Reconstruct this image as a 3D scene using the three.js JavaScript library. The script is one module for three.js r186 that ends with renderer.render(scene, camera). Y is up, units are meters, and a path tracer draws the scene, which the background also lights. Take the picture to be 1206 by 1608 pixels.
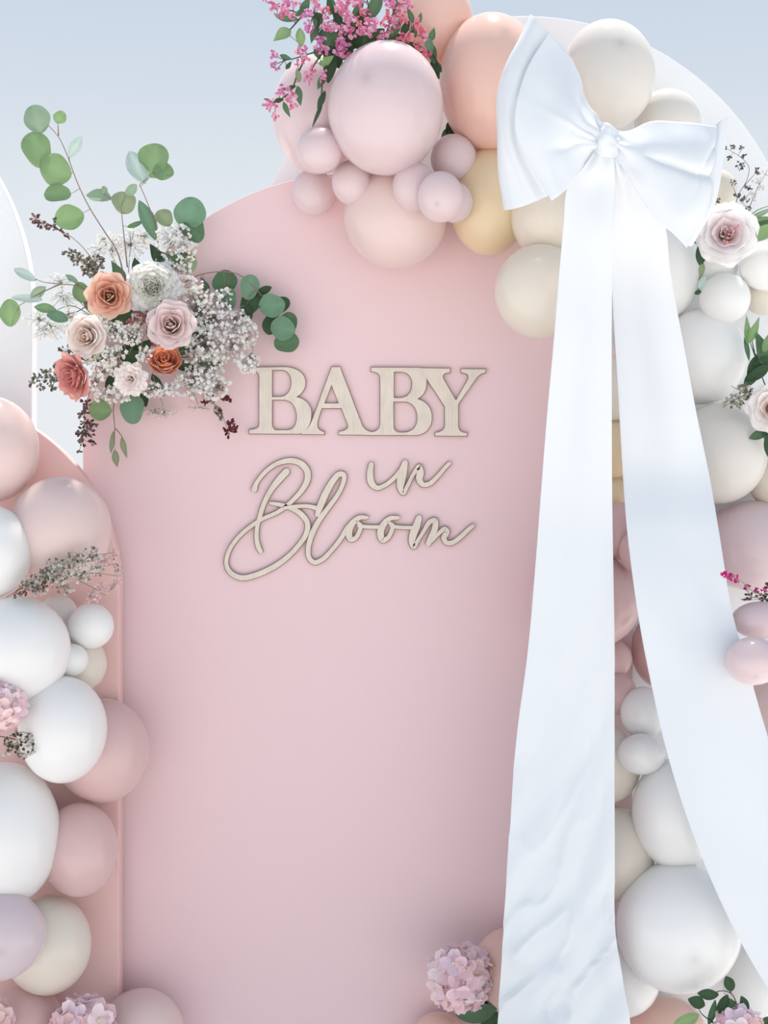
import * as THREE from 'three';
import { mergeGeometries, mergeVertices } from 'three/addons/utils/BufferGeometryUtils.js';
import { ImprovedNoise } from 'three/addons/math/ImprovedNoise.js';

// ------------------------------------------------------------------ camera, sky, sun, exposure
const scene = new THREE.Scene();
const D = 3.2, EYE = 1.69, PX = 708;                       // distance to the pink panel, eye height, pixels per metre on that panel
const camera = new THREE.PerspectiveCamera(2 * Math.atan(804 / PX / D) * 180 / Math.PI, 1206 / 1608, 0.05, 400);
camera.position.set(0, EYE, D);
camera.lookAt(0, EYE, 0);
const renderer = new THREE.WebGLRenderer({ antialias: true });
renderer.toneMapping = THREE.LinearToneMapping;
renderer.toneMappingExposure = 1.0;
renderer.shadowMap.enabled = true;
renderer.shadowMap.type = THREE.PCFSoftShadowMap;

// hazy bright sky: nearly white at the horizon, pale blue higher up, the same all the way round
const SKY = [[0, 0.82, 0.85, 0.89], [8, 0.82, 0.855, 0.895], [12.5, 0.75, 0.80, 0.855], [16, 0.665, 0.735, 0.82], [19.5, 0.595, 0.69, 0.80], [32, 0.50, 0.62, 0.78], [90, 0.42, 0.55, 0.75]];
{
  const W = 512, H = 256, data = new Float32Array(W * H * 4);
  for (let y = 0; y < H; y++) {
    const el = Math.max(0, ((y + 0.5) / H - 0.5) * 180);
    let k = 0; while (k < SKY.length - 2 && el > SKY[k + 1][0]) k++;
    const a = SKY[k], b = SKY[k + 1], t = Math.min(1, (el - a[0]) / (b[0] - a[0])), s = t;
    for (let x = 0; x < W; x++) {
      const o = (y * W + x) * 4;
      for (let c = 0; c < 3; c++) data[o + c] = a[c + 1] + (b[c + 1] - a[c + 1]) * s;
      data[o + 3] = 1;
    }
  }
  const sky = new THREE.DataTexture(data, W, H, THREE.RGBAFormat, THREE.FloatType);
  sky.mapping = THREE.EquirectangularReflectionMapping; sky.magFilter = THREE.LinearFilter; sky.minFilter = THREE.LinearFilter; sky.needsUpdate = true;
  scene.background = sky; scene.environment = sky;
}
// low haze: the sun stands behind the panels, so that all the fronts are lit by the sky and by the sunlit ground before them
const sun = new THREE.DirectionalLight(0xfff4e8, 5.7);
sun.position.set(0.6, 1.2 + 7.6, -2.95); sun.target.position.set(0, 1.2, 0);
sun.castShadow = true; sun.shadow.radius = 8; sun.shadow.mapSize.set(2048, 2048);
Object.assign(sun.shadow.camera, { left: -3, right: 3, top: 3, bottom: -3, near: 0.5, far: 20 });
scene.add(sun, sun.target);

// ------------------------------------------------------------------ helpers
function rng(seed) { let s = seed >>> 0; return () => { s = (s + 0x6D2B79F5) >>> 0; let t = Math.imul(s ^ (s >>> 15), 1 | s); t = (t + Math.imul(t ^ (t >>> 7), 61 | t)) ^ t; return ((t ^ (t >>> 14)) >>> 0) / 4294967296; }; }
const noise = new ImprovedNoise();
const V = (x, y, z) => new THREE.Vector3(x, y, z);
const mpp = (z) => (D - z) / D / PX;                        // metres per photograph pixel at depth z
const at = (x, y, z) => V((x - 603) * mpp(z), EYE - (y - 804) * mpp(z), z);
const used = new Map();
function numbered(name) { const n = used.get(name) ?? 0; used.set(name, n + 1); return n ? `${name}_${String(n).padStart(3, '0')}` : name; }
function lit(o) { o.traverse((m) => { if (m.isMesh) { m.castShadow = true; m.receiveShadow = true; } }); return o; }
function top(o, name, label, category, group) {
  o.name = numbered(name); o.userData.label = label; o.userData.category = category;
  if (group) o.userData.group = group;
  scene.add(lit(o)); return o;
}
function struct(o, name) { o.name = name; o.userData.kind = 'structure'; scene.add(lit(o)); return o; }
function part(name, geo, mat, parent) { const m = new THREE.Mesh(geo, mat); m.name = name; parent.add(m); return m; }
const std = (color, o = {}) => new THREE.MeshPhysicalMaterial({ color, roughness: 0.7, side: THREE.DoubleSide, ...o });
const soft = (color, t = 0.3, o = {}) => std(color, { roughness: 0.95, transmission: t, thickness: 0, specularIntensity: 0.4, ...o });

function grainTexture(w, h, fn) {
  const data = new Uint8Array(w * h * 4);
  for (let y = 0; y < h; y++) for (let x = 0; x < w; x++) { const c = fn(x, y); const o = (y * w + x) * 4; for (let k = 0; k < 3; k++) data[o + k] = Math.max(0, Math.min(255, c[k])); data[o + 3] = 255; }
  const t = new THREE.DataTexture(data, w, h); t.wrapS = t.wrapT = THREE.RepeatWrapping; t.magFilter = THREE.LinearFilter; t.minFilter = THREE.LinearMipmapLinearFilter; t.generateMipmaps = true; t.needsUpdate = true;
  return t;
}
function indexed(pos, idx, extra = {}) {
  const g = new THREE.BufferGeometry();
  g.setAttribute('position', new THREE.Float32BufferAttribute(pos, 3));
  if (extra.uv) g.setAttribute('uv', new THREE.Float32BufferAttribute(extra.uv, 2));
  if (extra.color) g.setAttribute('color', new THREE.Float32BufferAttribute(extra.color, 3));
  g.setIndex(idx); g.computeVertexNormals(); return g;
}
function tube(points, r, sides = 6, n = 0, r1 = r) {        // a stem that thins from r to r1
  const c = points.length > 2 ? new THREE.CatmullRomCurve3(points) : new THREE.LineCurve3(points[0], points[1]);
  const seg = n || Math.max(1, (points.length - 1) * 4), g = new THREE.TubeGeometry(c, seg, 1, sides, false), p = g.attributes.position, q = V();
  for (let i = 0; i <= seg; i++) {
    c.getPointAt(i / seg, q); const k = r + (r1 - r) * i / seg;
    for (let j = 0; j <= sides; j++) { const a = i * (sides + 1) + j; p.setXYZ(a, q.x + (p.getX(a) - q.x) * k, q.y + (p.getY(a) - q.y) * k, q.z + (p.getZ(a) - q.z) * k); }
  }
  return g;
}
function twig(a, b, r) {                                    // three-sided thin stalk
  const d = V().subVectors(b, a).normalize(), u = V(0, 0, 1).cross(d).normalize(); if (u.lengthSq() < 0.5) u.set(1, 0, 0);
  const w = V().crossVectors(d, u), pos = [], idx = [];
  for (const [p, k] of [[a, 1], [b, 0.7]]) for (let i = 0; i < 3; i++) { const t = i * 2.0944; pos.push(p.x + (u.x * Math.cos(t) + w.x * Math.sin(t)) * r * k, p.y + (u.y * Math.cos(t) + w.y * Math.sin(t)) * r * k, p.z + (u.z * Math.cos(t) + w.z * Math.sin(t)) * r * k); }
  for (let i = 0; i < 3; i++) { const j = (i + 1) % 3; idx.push(i, j, i + 3, j, j + 3, i + 3); }
  return indexed(pos, idx);
}
const strip = (g) => { const h = g.index ? g.toNonIndexed() : g; for (const k of Object.keys(h.attributes)) if (!['position', 'normal', 'color'].includes(k)) h.deleteAttribute(k); return h; };
const merged = (list) => mergeVertices(mergeGeometries(list.map(strip)), 1e-6);
function colored(g, c) { const n = g.attributes.position.count, a = new Float32Array(n * 3); for (let i = 0; i < n; i++) a.set([c.r, c.g, c.b], i * 3); g.setAttribute('color', new THREE.BufferAttribute(a, 3)); return g; }

// ------------------------------------------------------------------ ground and panels
{
  const g = new THREE.BoxGeometry(60, 0.2, 60);
  const tex = grainTexture(256, 256, (x, y) => { const n = 230 + 9 * noise.noise(x / 9, y / 9, 1) + 14 * noise.noise(x / 2.1, y / 2.1, 7); return [n, n - 1, n - 3]; });
  tex.colorSpace = THREE.SRGBColorSpace; tex.repeat.set(60, 60);
  const ground = new THREE.Mesh(g, std(0xffffff, { map: tex, roughness: 0.95 })); ground.position.y = -0.1;
  struct(ground, 'ground');
}
function archPanel(cx, cy, R, z, depth, mat) {              // pixel centre and radius of the round top; stands on the ground
  const s = mpp(z), c = at(cx, cy, z), r = R * s, sh = new THREE.Shape(), b = 0.003;
  sh.moveTo(-r + b, -c.y + b); sh.lineTo(r - b, -c.y + b); sh.lineTo(r - b, 0); sh.absarc(0, 0, r - b, 0, Math.PI, false); sh.lineTo(-r + b, -c.y + b);
  const g = new THREE.ExtrudeGeometry(sh, { depth: depth - 2 * b, bevelEnabled: true, bevelSize: b, bevelThickness: b, bevelSegments: 3, curveSegments: 72 });
  g.translate(0, c.y, -depth + b);
  const m = new THREE.Mesh(g, mat); m.position.set(c.x, 0, z); return m;
}
const paintBump = grainTexture(256, 256, (x, y) => { const n = 128 + 40 * noise.noise(x / 16, y / 16, 3) + 30 * noise.noise(x / 3, y / 3, 9); return [n, n, n]; });
paintBump.repeat.set(3, 3);
const paint = (c) => std(c, { roughness: 0.62, bumpMap: paintBump, bumpScale: 0.0004, specularIntensity: 0.6, side: THREE.FrontSide });
top(archPanel(562, 702, 432, 0, 0.05, paint(0xe9ccce)), 'arch_panel', 'tall pink arched backdrop panel that carries the wooden lettering', 'panel', 'arched backdrop panels');
top(archPanel(-108, 920, 295, 0.07, 0.045, paint(0xe8c3be)), 'arch_panel', 'lower pink arched panel standing in front at the left edge', 'panel', 'arched backdrop panels');
top(archPanel(824, 457, 432, -0.10, 0.05, paint(0xf3f5f6)), 'arch_panel', 'tallest white arched panel rising behind the bow and balloons on the right', 'panel', 'arched backdrop panels');
top(archPanel(-382, 487, 432, -0.10, 0.05, paint(0xf3f5f6)), 'arch_panel', 'white arched panel behind the left pink panel, mostly outside the frame', 'panel', 'arched backdrop panels');

// ------------------------------------------------------------------ balloons
const LATEX = {
  dusty: 0xead5d7, blush: 0xefd8d3, peach: 0xf4cfc0, sand: 0xf2dcb6, cream: 0xefe7d9, pearl: 0xeae6df, white: 0xfafaf8, pink: 0xe8c6c3, lilac: 0xe4d5d9,
};
const latex = {};
for (const k in LATEX) latex[k] = std(LATEX[k], { roughness: 0.92, transmission: 0.2, thickness: 0, clearcoat: 1, clearcoatRoughness: 0.13, vertexColors: true, name: 'latex_' + k });
function balloonGeometry(rx, ry, rz, yaw, pitch, spot) {
  const N = 40, M = 28, pos = [], col = [], idx = [];
  for (let i = 0; i <= M; i++) {
    const t = Math.PI * i / M, back = (1 - Math.cos(t)) / 2;
    const r = Math.sin(t) * (1.02 - 0.09 * back * back), z = Math.cos(t) * (Math.cos(t) < 0 ? 1.06 : 0.97), thick = spot && i === 1 ? 0.94 : spot && i === 0 ? 0.82 : 1;
    for (let j = 0; j < N; j++) { const a = 2 * Math.PI * j / N; pos.push(r * Math.cos(a), r * Math.sin(a), z); col.push(thick, thick, thick); }
  }
  for (let i = 0; i < M; i++) for (let j = 0; j < N; j++) { const a = i * N + j, b = i * N + (j + 1) % N; if (i) idx.push(a, a + N, b); if (i < M - 1) idx.push(b, a + N, b + N); }
  const g = indexed(pos, idx, { color: col });
  const weld = g.attributes.normal;                         // poles share one normal
  for (const [ring, s] of [[0, 1], [M, -1]]) for (let j = 0; j < N; j++) weld.setXYZ(ring * N + j, 0, 0, s);
  g.applyMatrix4(new THREE.Matrix4().makeRotationFromEuler(new THREE.Euler(pitch, yaw, 0)));
  g.applyMatrix4(new THREE.Matrix4().makeScale(rx, ry, rz));
  return g;
}
// [label, latex, x, y, rx, ry, (least depth), (spot yaw, spot pitch)], from the back of each garland to its front; pixels of the photograph
const TOPB = [
  ['pale peach balloon behind the pink blossoms, cut by the top of the frame', 'peach', 678, 33, 64, 72],
  ['dusty pink balloon half hidden behind the big round one, below the blossoms', 'dusty', 499, 181, 72, 92],
  ['golden sand balloon between the peach balloon and the pink panel', 'sand', 768, 318, 64, 84],
  ['cream balloon tucked under the left loop of the bow', 'cream', 866, 338, 64, 72],
  ['medium dusty pink balloon hanging lowest under the small pink ones', 'blush', 621, 342, 81, 80],
  ['small pink balloon mostly hidden behind the front one of the cluster of four', 'dusty', 714, 318, 29, 32],
  ['cream balloon peeking above the right loop of the bow', 'pearl', 1048, 190, 52, 49],
  ['large pearl cream balloon against the sky right of the left bow loop', 'pearl', 955, 119, 73, 86, 0, 0.12, -0.35],
  ['large peach balloon beside the left bow loop at the top', 'peach', 772, 130, 83, 108, 0, 0.2, -0.6],
  ['cream balloon lowest of the top garland, overlapping the pink panel beside the ribbon', 'cream', 848, 458, 72, 74],
  ['small pink balloon under the half hidden dusty one, upper of the left pair', 'dusty', 502, 236, 36, 36],
  ['small pink balloon at the left end of the small row, overlapping the panel edge', 'dusty', 492, 302, 34, 36],
  ['small pink balloon second from the left in the row of small ones', 'dusty', 552, 287, 31, 35],
  ['small oval pink balloon directly below the big round one, third in the row', 'dusty', 650, 293, 34, 39],
  ['small pink balloon below the peach one, topmost of the right cluster', 'dusty', 712, 249, 36, 38],
  ['large dusty pink balloon in front of the garland under the blossoms', 'dusty', 606, 171, 91, 104, 0, -0.35, -0.25],
  ['small pink balloon with a dark tip, foremost of the right cluster', 'dusty', 692, 309, 36, 40, 0, -0.2, 0.5],
];
const RIGHTB = [
  ['pale small balloon behind the right bow loop, above the peony', 'cream', 1126, 300, 30, 34],
  ['small grey white balloon in the shade directly below the peony', 'white', 1122, 418, 36, 38],
  ['small cream balloon cut by the right edge below two white ones', 'cream', 1200, 464, 32, 32],
  ['cream balloon at the right edge beside the large grey white one', 'cream', 1228, 752, 54, 52],
  ['white balloon behind the right ribbon tail, left of the peony', 'white', 1044, 424, 54, 80],
  ['cream balloon seen in the upper gap between the ribbon tails', 'cream', 955, 612, 52, 52],
  ['sand cream balloon in the gap between the tails, second from its top', 'sand', 958, 706, 50, 46],
  ['sand balloon in the gap between the ribbon tails, above the pink ones', 'sand', 955, 782, 36, 38],
  ['peach pink balloon just above the big one in the gap between the tails', 'pink', 970, 834, 42, 46],
  ['pale pink balloon low at the right edge below the two small ones', 'blush', 1222, 1125, 58, 62, 0.16],
  ['small pink balloon below the big one in the gap, upper of two', 'pink', 962, 1034, 31, 30],
  ['small pink balloon lower of two in the gap, above the white ones', 'pink', 966, 1088, 34, 34],
  ['pink balloon behind the right tail, right of the gap', 'pink', 1032, 1020, 40, 58],
  ['big pink balloon behind the left tail, peeking out on both its sides', 'pink', 919, 943, 88, 77],
  ['small pink balloon against the right tail, in front of the big pink one', 'pink', 1000, 866, 28, 34],
  ['cream balloon in the gap behind the small white pair', 'cream', 948, 1200, 58, 62],
  ['sand cream balloon in the gap left of the two large white ones', 'cream', 966, 1340, 62, 74],
  ['grey white balloon behind the right tail at the bottom right', 'white', 1192, 1545, 56, 72],
  ['white balloon under the largest white one, beside the left tail', 'white', 972, 1536, 64, 60],
  ['peach balloon cut by the bottom edge below the largest white one', 'peach', 1048, 1624, 62, 58],
  ['large white balloon right of the tails, upper of two', 'white', 1103, 560, 68, 76],
  ['large grey white balloon right of the tails, lower of two', 'pearl', 1128, 712, 76, 79],
  ['large dusty pink balloon at the right edge under the white ones', 'dusty', 1184, 858, 84, 72],
  ['white balloon cut by the right edge beside the peony', 'white', 1205, 418, 44, 39],
  ['small white balloon directly under the peony', 'white', 1138, 469, 40, 40],
  ['small white balloon lower of the stacked pair in the gap', 'white', 1007, 1184, 38, 32],
  ['large white balloon half covered by the right tail', 'white', 1060, 1277, 68, 86],
  ['small white balloon upper of the stacked pair in the gap', 'white', 1010, 1119, 36, 41],
  ['largest white balloon low between the two ribbon tails', 'white', 1065, 1455, 98, 102, 0, 0.05, 0.25],
  ['small oval pink balloon at the right edge under the magenta sprig', 'dusty', 1196, 974, 48, 30, 0.25],
];
const LEFTB = [
  ['pink balloon cut by the left edge, highest on the left panel', 'blush', -14, 706, 75, 84],
  ['pale pink balloon over the shoulder of the left panel', 'blush', 95, 832, 80, 84],
  ['cream balloon behind the small white ones on the left panel', 'cream', 124, 1042, 44, 46],
  ['small white balloon peeking above between the white ones, under the spray', 'white', 92, 965, 30, 32],
  ['pink balloon overlapping the edge of the left panel', 'pink', 160, 1178, 74, 82],
  ['dusty pink balloon right of the largest white one on the left', 'pink', 125, 1334, 60, 73],
  ['cream balloon at the lower left below the dusty pink one', 'cream', 75, 1483, 68, 77],
  ['tiny white balloon wedged below the small white one on the left', 'white', 112, 1036, 27, 26],
  ['small bright white balloon on the left panel edge under the spray', 'white', 143, 983, 36, 36],
  ['white balloon cut by the left edge above the white spray', 'white', -20, 866, 71, 75],
  ['lilac pink balloon cut by the left edge under the largest white one', 'lilac', -4, 1468, 75, 70, 0, 0.3, 0.1],
  ['dusty pink balloon at the lower left corner beside the hydrangea', 'pink', 33, 1608, 66, 63],
  ['pale pink balloon at the bottom edge, right of the corner hydrangea', 'blush', 222, 1618, 66, 64],
  ['large white balloon at the left edge above the pink hydrangea', 'white', 28, 1020, 82, 84],
  ['white balloon in front of the pink one on the left panel edge', 'white', 99, 1145, 69, 84],
  ['largest white balloon on the left, cut by the left edge', 'white', 6, 1310, 87, 113],
];
const BOTTOMB = [
  ['peach balloon behind the hydrangea, beside the left ribbon tail', 'peach', 800, 1524, 58, 67],
  ['small cream balloon at the bottom edge under the dark leaves beside the tail', 'cream', 778, 1628, 27, 27],
  ['peach balloon at the bottom edge left of the dark leaves', 'peach', 690, 1630, 42, 40],
];
const BALL = [];
{
  const rand = rng(11), SQUISH = 0.86;
  for (const list of [TOPB, RIGHTB, LEFTB, BOTTOMB]) {
    for (const [label, key, x, y, rx, ry, least = 0, yaw, pitch] of list) {
      const wall = list === LEFTB && x < 150 ? 0.07 : list !== LEFTB && x - rx > 985 ? -0.10 : 0, r = (rx + ry) / 2 / PX, b = { x, y, rx, ry, r };
      b.z = Math.max(least, wall + r * 0.92);
      for (const o of BALL) {                               // rests against the balloons behind it
        const d = Math.hypot((x - o.x) / (rx + o.rx), (y - o.y) / (ry + o.ry)) / SQUISH;
        if (d < 1) b.z = Math.max(b.z, o.z + SQUISH * (r + o.r) * Math.sqrt(1 - d * d) * 0.92);
      }
      BALL.push(b);
      const s = mpp(b.z), spot = yaw !== undefined;
      const m = new THREE.Mesh(balloonGeometry(rx * s, ry * s, b.r * s * PX * 0.98, yaw ?? (rand() - 0.5) * 0.6, pitch ?? (rand() - 0.5) * 0.6, spot), latex[key]);
      m.position.copy(at(x, y, b.z));
      top(m, 'balloon', label, 'balloon', list === LEFTB ? 'balloons of the left garland' : list === BOTTOMB ? 'balloons at the foot of the pink panel' : list === TOPB ? 'balloons of the top garland' : 'balloons of the right garland');
    }
  }
}
const frontOf = (x, y) => { let z = 0; for (const b of BALL) { const d = Math.hypot((x - b.x) / b.rx, (y - b.y) / b.ry); if (d < 1) z = Math.max(z, b.z + b.r * Math.sqrt(1 - d * d)); } return z; };

// ------------------------------------------------------------------ wooden lettering
const birch = (() => {
  const t = grainTexture(512, 512, (x, y) => {
    const streak = noise.noise(x / 5 + 2 * noise.noise(x / 40, y / 160, 2), y / 150, 4), fine = noise.noise(x / 1.7, y / 40, 8), blot = noise.noise(x / 60, y / 90, 6);
    const k = 1 + 0.05 * streak + 0.03 * fine + 0.04 * blot; return [222 * k, 210 * k, 196 * k];
  });
  t.colorSpace = THREE.SRGBColorSpace; t.repeat.set(5, 5); return t;
})();
const wood = std(0xffffff, { map: birch, roughness: 0.75, side: THREE.FrontSide }), charred = std(0x93796a, { roughness: 0.9, side: THREE.FrontSide });
const THICK = 0.006, CHAR = 0.0016, FACE = 0.009;           // plywood thickness, burnt chamfer along the cut, height of the face over the panel
function letterShape(box, outline, holes) {                 // box = [x, y, pixels per unit]; path = [[x, y], [c1x, c1y, c2x, c2y, x, y], ...]
  const px = (x, y) => { const p = at(box[0] + x * box[2], box[1] + y * box[2], FACE); return [p.x, p.y]; };
  const draw = (path, list) => list.forEach((s, i) => i === 0 ? path.moveTo(...px(s[0], s[1])) : s.length === 2 ? path.lineTo(...px(...s)) : path.bezierCurveTo(...px(s[0], s[1]), ...px(s[2], s[3]), ...px(s[4], s[5])));
  const sh = new THREE.Shape(); draw(sh, outline);
  for (const h of holes) { const p = new THREE.Path(); draw(p, h); sh.holes.push(p); }
  return sh;
}
{
  const C3 = [380, 560, 200 / 1206], C4 = [570, 560, 200 / 1206];
  const B1 = [[[70, 100], [400, 95], [520, 95, 605, 160, 605, 245], [605, 310, 570, 350, 520, 382], [600, 395, 660, 450, 660, 540], [660, 640, 620, 710, 540, 735], [65, 732], [65, 690], [130, 685, 158, 675, 160, 640], [160, 200], [158, 150, 130, 128, 70, 127]],
    [[[288, 130], [288, 378], [370, 378], [430, 370, 465, 310, 465, 245], [465, 190, 440, 140, 390, 130]], [[288, 412], [288, 640], [290, 660, 300, 692, 330, 693], [430, 693], [490, 690, 515, 640, 515, 570], [515, 490, 480, 420, 400, 412]]]];
  const A = [[[848, 95], [930, 95], [1130, 620], [1150, 680, 1180, 710, 1260, 712], [1260, 744], [910, 742], [915, 707], [980, 700, 1005, 680, 1000, 650], [940, 492], [758, 492], [722, 600], [708, 660, 715, 700, 785, 710], [780, 740], [560, 738], [555, 710], [610, 700, 640, 660, 665, 590], [838, 120]], [[[848, 270], [785, 440], [912, 440]]]];
  const B2 = [[[75, 100], [75, 143], [130, 145, 160, 165, 160, 205], [160, 640], [155, 690, 120, 712, 60, 714], [0, 714], [0, 746], [500, 748], [610, 740, 660, 660, 655, 560], [650, 480, 600, 420, 520, 400], [580, 370, 605, 310, 605, 250], [605, 190, 590, 150, 560, 120], [560, 102]],
    [[[295, 147], [295, 388], [360, 388], [420, 380, 462, 340, 462, 260], [462, 200, 430, 155, 370, 147]], [[292, 430], [292, 650], [292, 690, 310, 712, 350, 715], [390, 715], [470, 710, 512, 660, 512, 580], [512, 510, 480, 440, 400, 430]]]];
  const Y = [[[470, 105], [830, 110], [825, 155], [780, 157, 745, 165, 765, 210], [880, 410], [985, 225], [1010, 180, 990, 160, 930, 155], [925, 115], [1165, 117], [1160, 155], [1110, 165, 1090, 185, 1060, 230], [905, 450], [905, 650], [905, 700, 930, 718, 990, 720], [985, 755], [680, 753], [680, 717], [740, 712, 770, 690, 772, 650], [772, 475], [560, 150], [540, 130, 510, 125, 470, 125]], []];
  const sign = new THREE.Group();
  [[B1, C3], [A, C3], [B2, C4], [Y, C4]].forEach(([l, box], i) => {
    const g = new THREE.ExtrudeGeometry(letterShape(box, l[0], l[1]), { depth: THICK - CHAR, bevelEnabled: true, bevelSize: CHAR, bevelThickness: CHAR, bevelOffset: -CHAR * 0.6, bevelSegments: 1, curveSegments: 16 });
    g.translate(0, 0, FACE - THICK + i * 0.00015);
    part('letter', g, [wood, charred], sign);
  });
  top(sign, 'wooden_sign', 'pale plywood word BABY cut in joined serif capitals on the pink panel', 'sign', 'plywood words on the pink panel');
}
function stroke(points, box, lift) {                        // a flat plywood stroke along a handwritten line of varying width
  const P = points.map(([x, y, w]) => { const p = at(box[0] + x * box[2], box[1] + y * box[2], FACE); return V(p.x, p.y, w * box[2] * mpp(FACE) / 2); });
  const c = new THREE.CatmullRomCurve3(P, false, 'centripetal'), n = points.length * 9, rows = [];
  const c0 = c.getPoint(0), t0 = c.getTangent(0).setZ(0).normalize(), c1 = c.getPoint(1), t1 = c.getTangent(1).setZ(0).normalize();
  const cap = (q, t, dir) => { for (let i = 1; i <= 5; i++) { const k = dir < 0 ? i / 5.02 : 1 - (i - 1) / 5.02; const a = (1 - k) * Math.PI / 2; rows.push([q.x + dir * t.x * q.z * Math.sin(a), q.y + dir * t.y * q.z * Math.sin(a), Math.max(0.0004, q.z * Math.cos(a)), -t.y, t.x]); } };
  cap(c0, t0, -1);
  for (let i = 0; i <= n; i++) { const q = c.getPoint(i / n), t = c.getTangent(i / n).setZ(0).normalize(); rows.push([q.x, q.y, q.z, -t.y, t.x]); }
  cap(c1, t1, 1);
  const build = (offs, uvs) => {
    const pos = [], uv = [], idx = [];
    for (const [x, y, w, nx, ny] of rows) for (const [side, out, z] of offs) { const k = side * Math.max(0.0002, w + out); pos.push(x + nx * k, y + ny * k, z + lift); uv.push(x + nx * k, y + ny * k); }
    const m = offs.length;
    for (let r = 0; r < rows.length - 1; r++) for (let j = 0; j < m - 1; j++) { const a = r * m + j; idx.push(a, a + 1, a + m, a + 1, a + m + 1, a + m); }
    return indexed(pos, idx, { uv }).toNonIndexed();
  };
  const face = build([[1, -CHAR * 0.4, FACE], [-1, -CHAR * 0.4, FACE]]);
  const left = build([[1, CHAR * 0.6, FACE - THICK], [1, CHAR * 0.6, FACE - CHAR], [1, -CHAR * 0.4, FACE]]), right = build([[-1, -CHAR * 0.4, FACE], [-1, CHAR * 0.6, FACE - CHAR], [-1, CHAR * 0.6, FACE - THICK]]);
  for (const g of [face, left, right]) { const p = g.attributes.position; for (let i = 0; i < p.count; i += 3) { // every triangle turned to face out
    const a = V().fromBufferAttribute(p, i), b = V().fromBufferAttribute(p, i + 1), d = V().fromBufferAttribute(p, i + 2); if (g === face && V().subVectors(b, a).cross(V().subVectors(d, a)).z < 0) { p.setXYZ(i + 1, d.x, d.y, d.z); p.setXYZ(i + 2, b.x, b.y, b.z); } } g.computeVertexNormals(); }
  return [face, left, right];
}
const woodBoth = wood.clone(), charBoth = charred.clone(); woodBoth.side = charBoth.side = THREE.DoubleSide;
function scriptLetter(name, strokes, box, parent, k0) {
  const face = [], edge = [];
  strokes.forEach((s, i) => { const [f, l, r] = stroke(s, box, (k0 + i) * 0.00012); face.push(f); edge.push(l, r); });
  const f = mergeGeometries(face), e = mergeGeometries(edge), g = mergeGeometries([f, e], true);
  return part(name, g, [woodBoth, charBoth], parent);
}
{
  const C1 = [340, 700, 220 / 1206], C2 = [540, 700, 220 / 1206], bloom = new THREE.Group(), word = new THREE.Group();
  scriptLetter('letter', [
    [[325, 375, 54], [342, 325, 40], [420, 225, 40], [520, 155, 42], [630, 128, 50], [725, 152, 55], [780, 220, 58], [780, 300, 55], [730, 390, 48], [665, 460, 42], [600, 520, 40], [520, 575, 38], [400, 628, 38], [300, 690, 38], [190, 785, 38], [110, 900, 38], [84, 1010, 40], [120, 1092, 46], [215, 1137, 50], [330, 1116, 50], [480, 1050, 50], [620, 950, 46], [720, 840, 44], [775, 750, 48], [782, 665, 48], [740, 600, 50], [660, 545, 45], [560, 510, 40], [470, 495, 32]],
    [[600, 225, 62], [540, 290, 60], [470, 380, 50], [412, 490, 44], [375, 600, 42], [350, 700, 40], [345, 800, 42], [360, 870, 46], [378, 908, 44]],
    [[590, 535, 34], [690, 522, 36], [790, 520, 38], [870, 540, 44]]], C1, bloom, 0);
  scriptLetter('letter', [[[868, 590, 46], [900, 500, 62], [945, 400, 62], [1000, 305, 56], [1055, 245, 50], [1095, 250, 46], [1094, 310, 42], [1050, 410, 42], [980, 510, 44], [905, 610, 48], [850, 700, 50], [812, 790, 48], [790, 880, 46], [796, 960, 44], [840, 1004, 44], [910, 980, 44], [990, 900, 42], [1070, 800, 42], [1128, 702, 42], [1190, 640, 40]]], C1, bloom, 3);
  for (const o of [
    [[[195, 618, 36], [130, 620, 44], [65, 680, 60], [42, 745, 64], [58, 805, 50], [100, 795, 42], [132, 740, 40], [145, 685, 36], [110, 655, 30]], [[130, 690, 34], [200, 698, 36], [300, 700, 36]]],
    [[[465, 620, 36], [400, 625, 44], [340, 680, 58], [315, 750, 62], [332, 812, 52], [375, 797, 42], [408, 740, 40], [420, 685, 36], [385, 660, 30]], [[410, 692, 34], [490, 703, 36], [590, 705, 36]]],
    [[[645, 625, 55], [625, 690, 68], [596, 765, 68], [585, 830, 56], [602, 870, 46], [632, 825, 36], [690, 730, 36], [740, 655, 44], [783, 645, 50], [785, 705, 55], [757, 780, 58], [728, 840, 52]], [[750, 825, 34], [820, 752, 36], [868, 716, 44], [888, 742, 50], [862, 790, 50], [882, 833, 44], [930, 835, 44], [1010, 780, 44], [1070, 722, 40], [1108, 692, 40]]],
  ]) scriptLetter('letter', o, C2, bloom, 5);
  scriptLetter('letter', [[[235, 165, 48], [225, 240, 58], [237, 320, 60], [285, 362, 46], [350, 342, 40], [430, 280, 40], [485, 215, 40]]], C2, word, 0);
  scriptLetter('letter', [[[525, 150, 55], [508, 220, 76], [490, 310, 74], [488, 375, 50], [512, 408, 40], [550, 340, 36], [600, 240, 36], [648, 180, 48], [658, 230, 66], [650, 290, 58], [682, 335, 46], [740, 325, 44], [810, 260, 40], [870, 190, 36], [905, 155, 38]]], C2, word, 1);
  top(bloom, 'wooden_sign', 'pale plywood word Bloom cut in a looping handwritten script', 'sign', 'plywood words on the pink panel');
  top(word, 'wooden_sign', 'small plywood word in, written in script above the end of Bloom', 'sign', 'plywood words on the pink panel');
}

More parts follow.
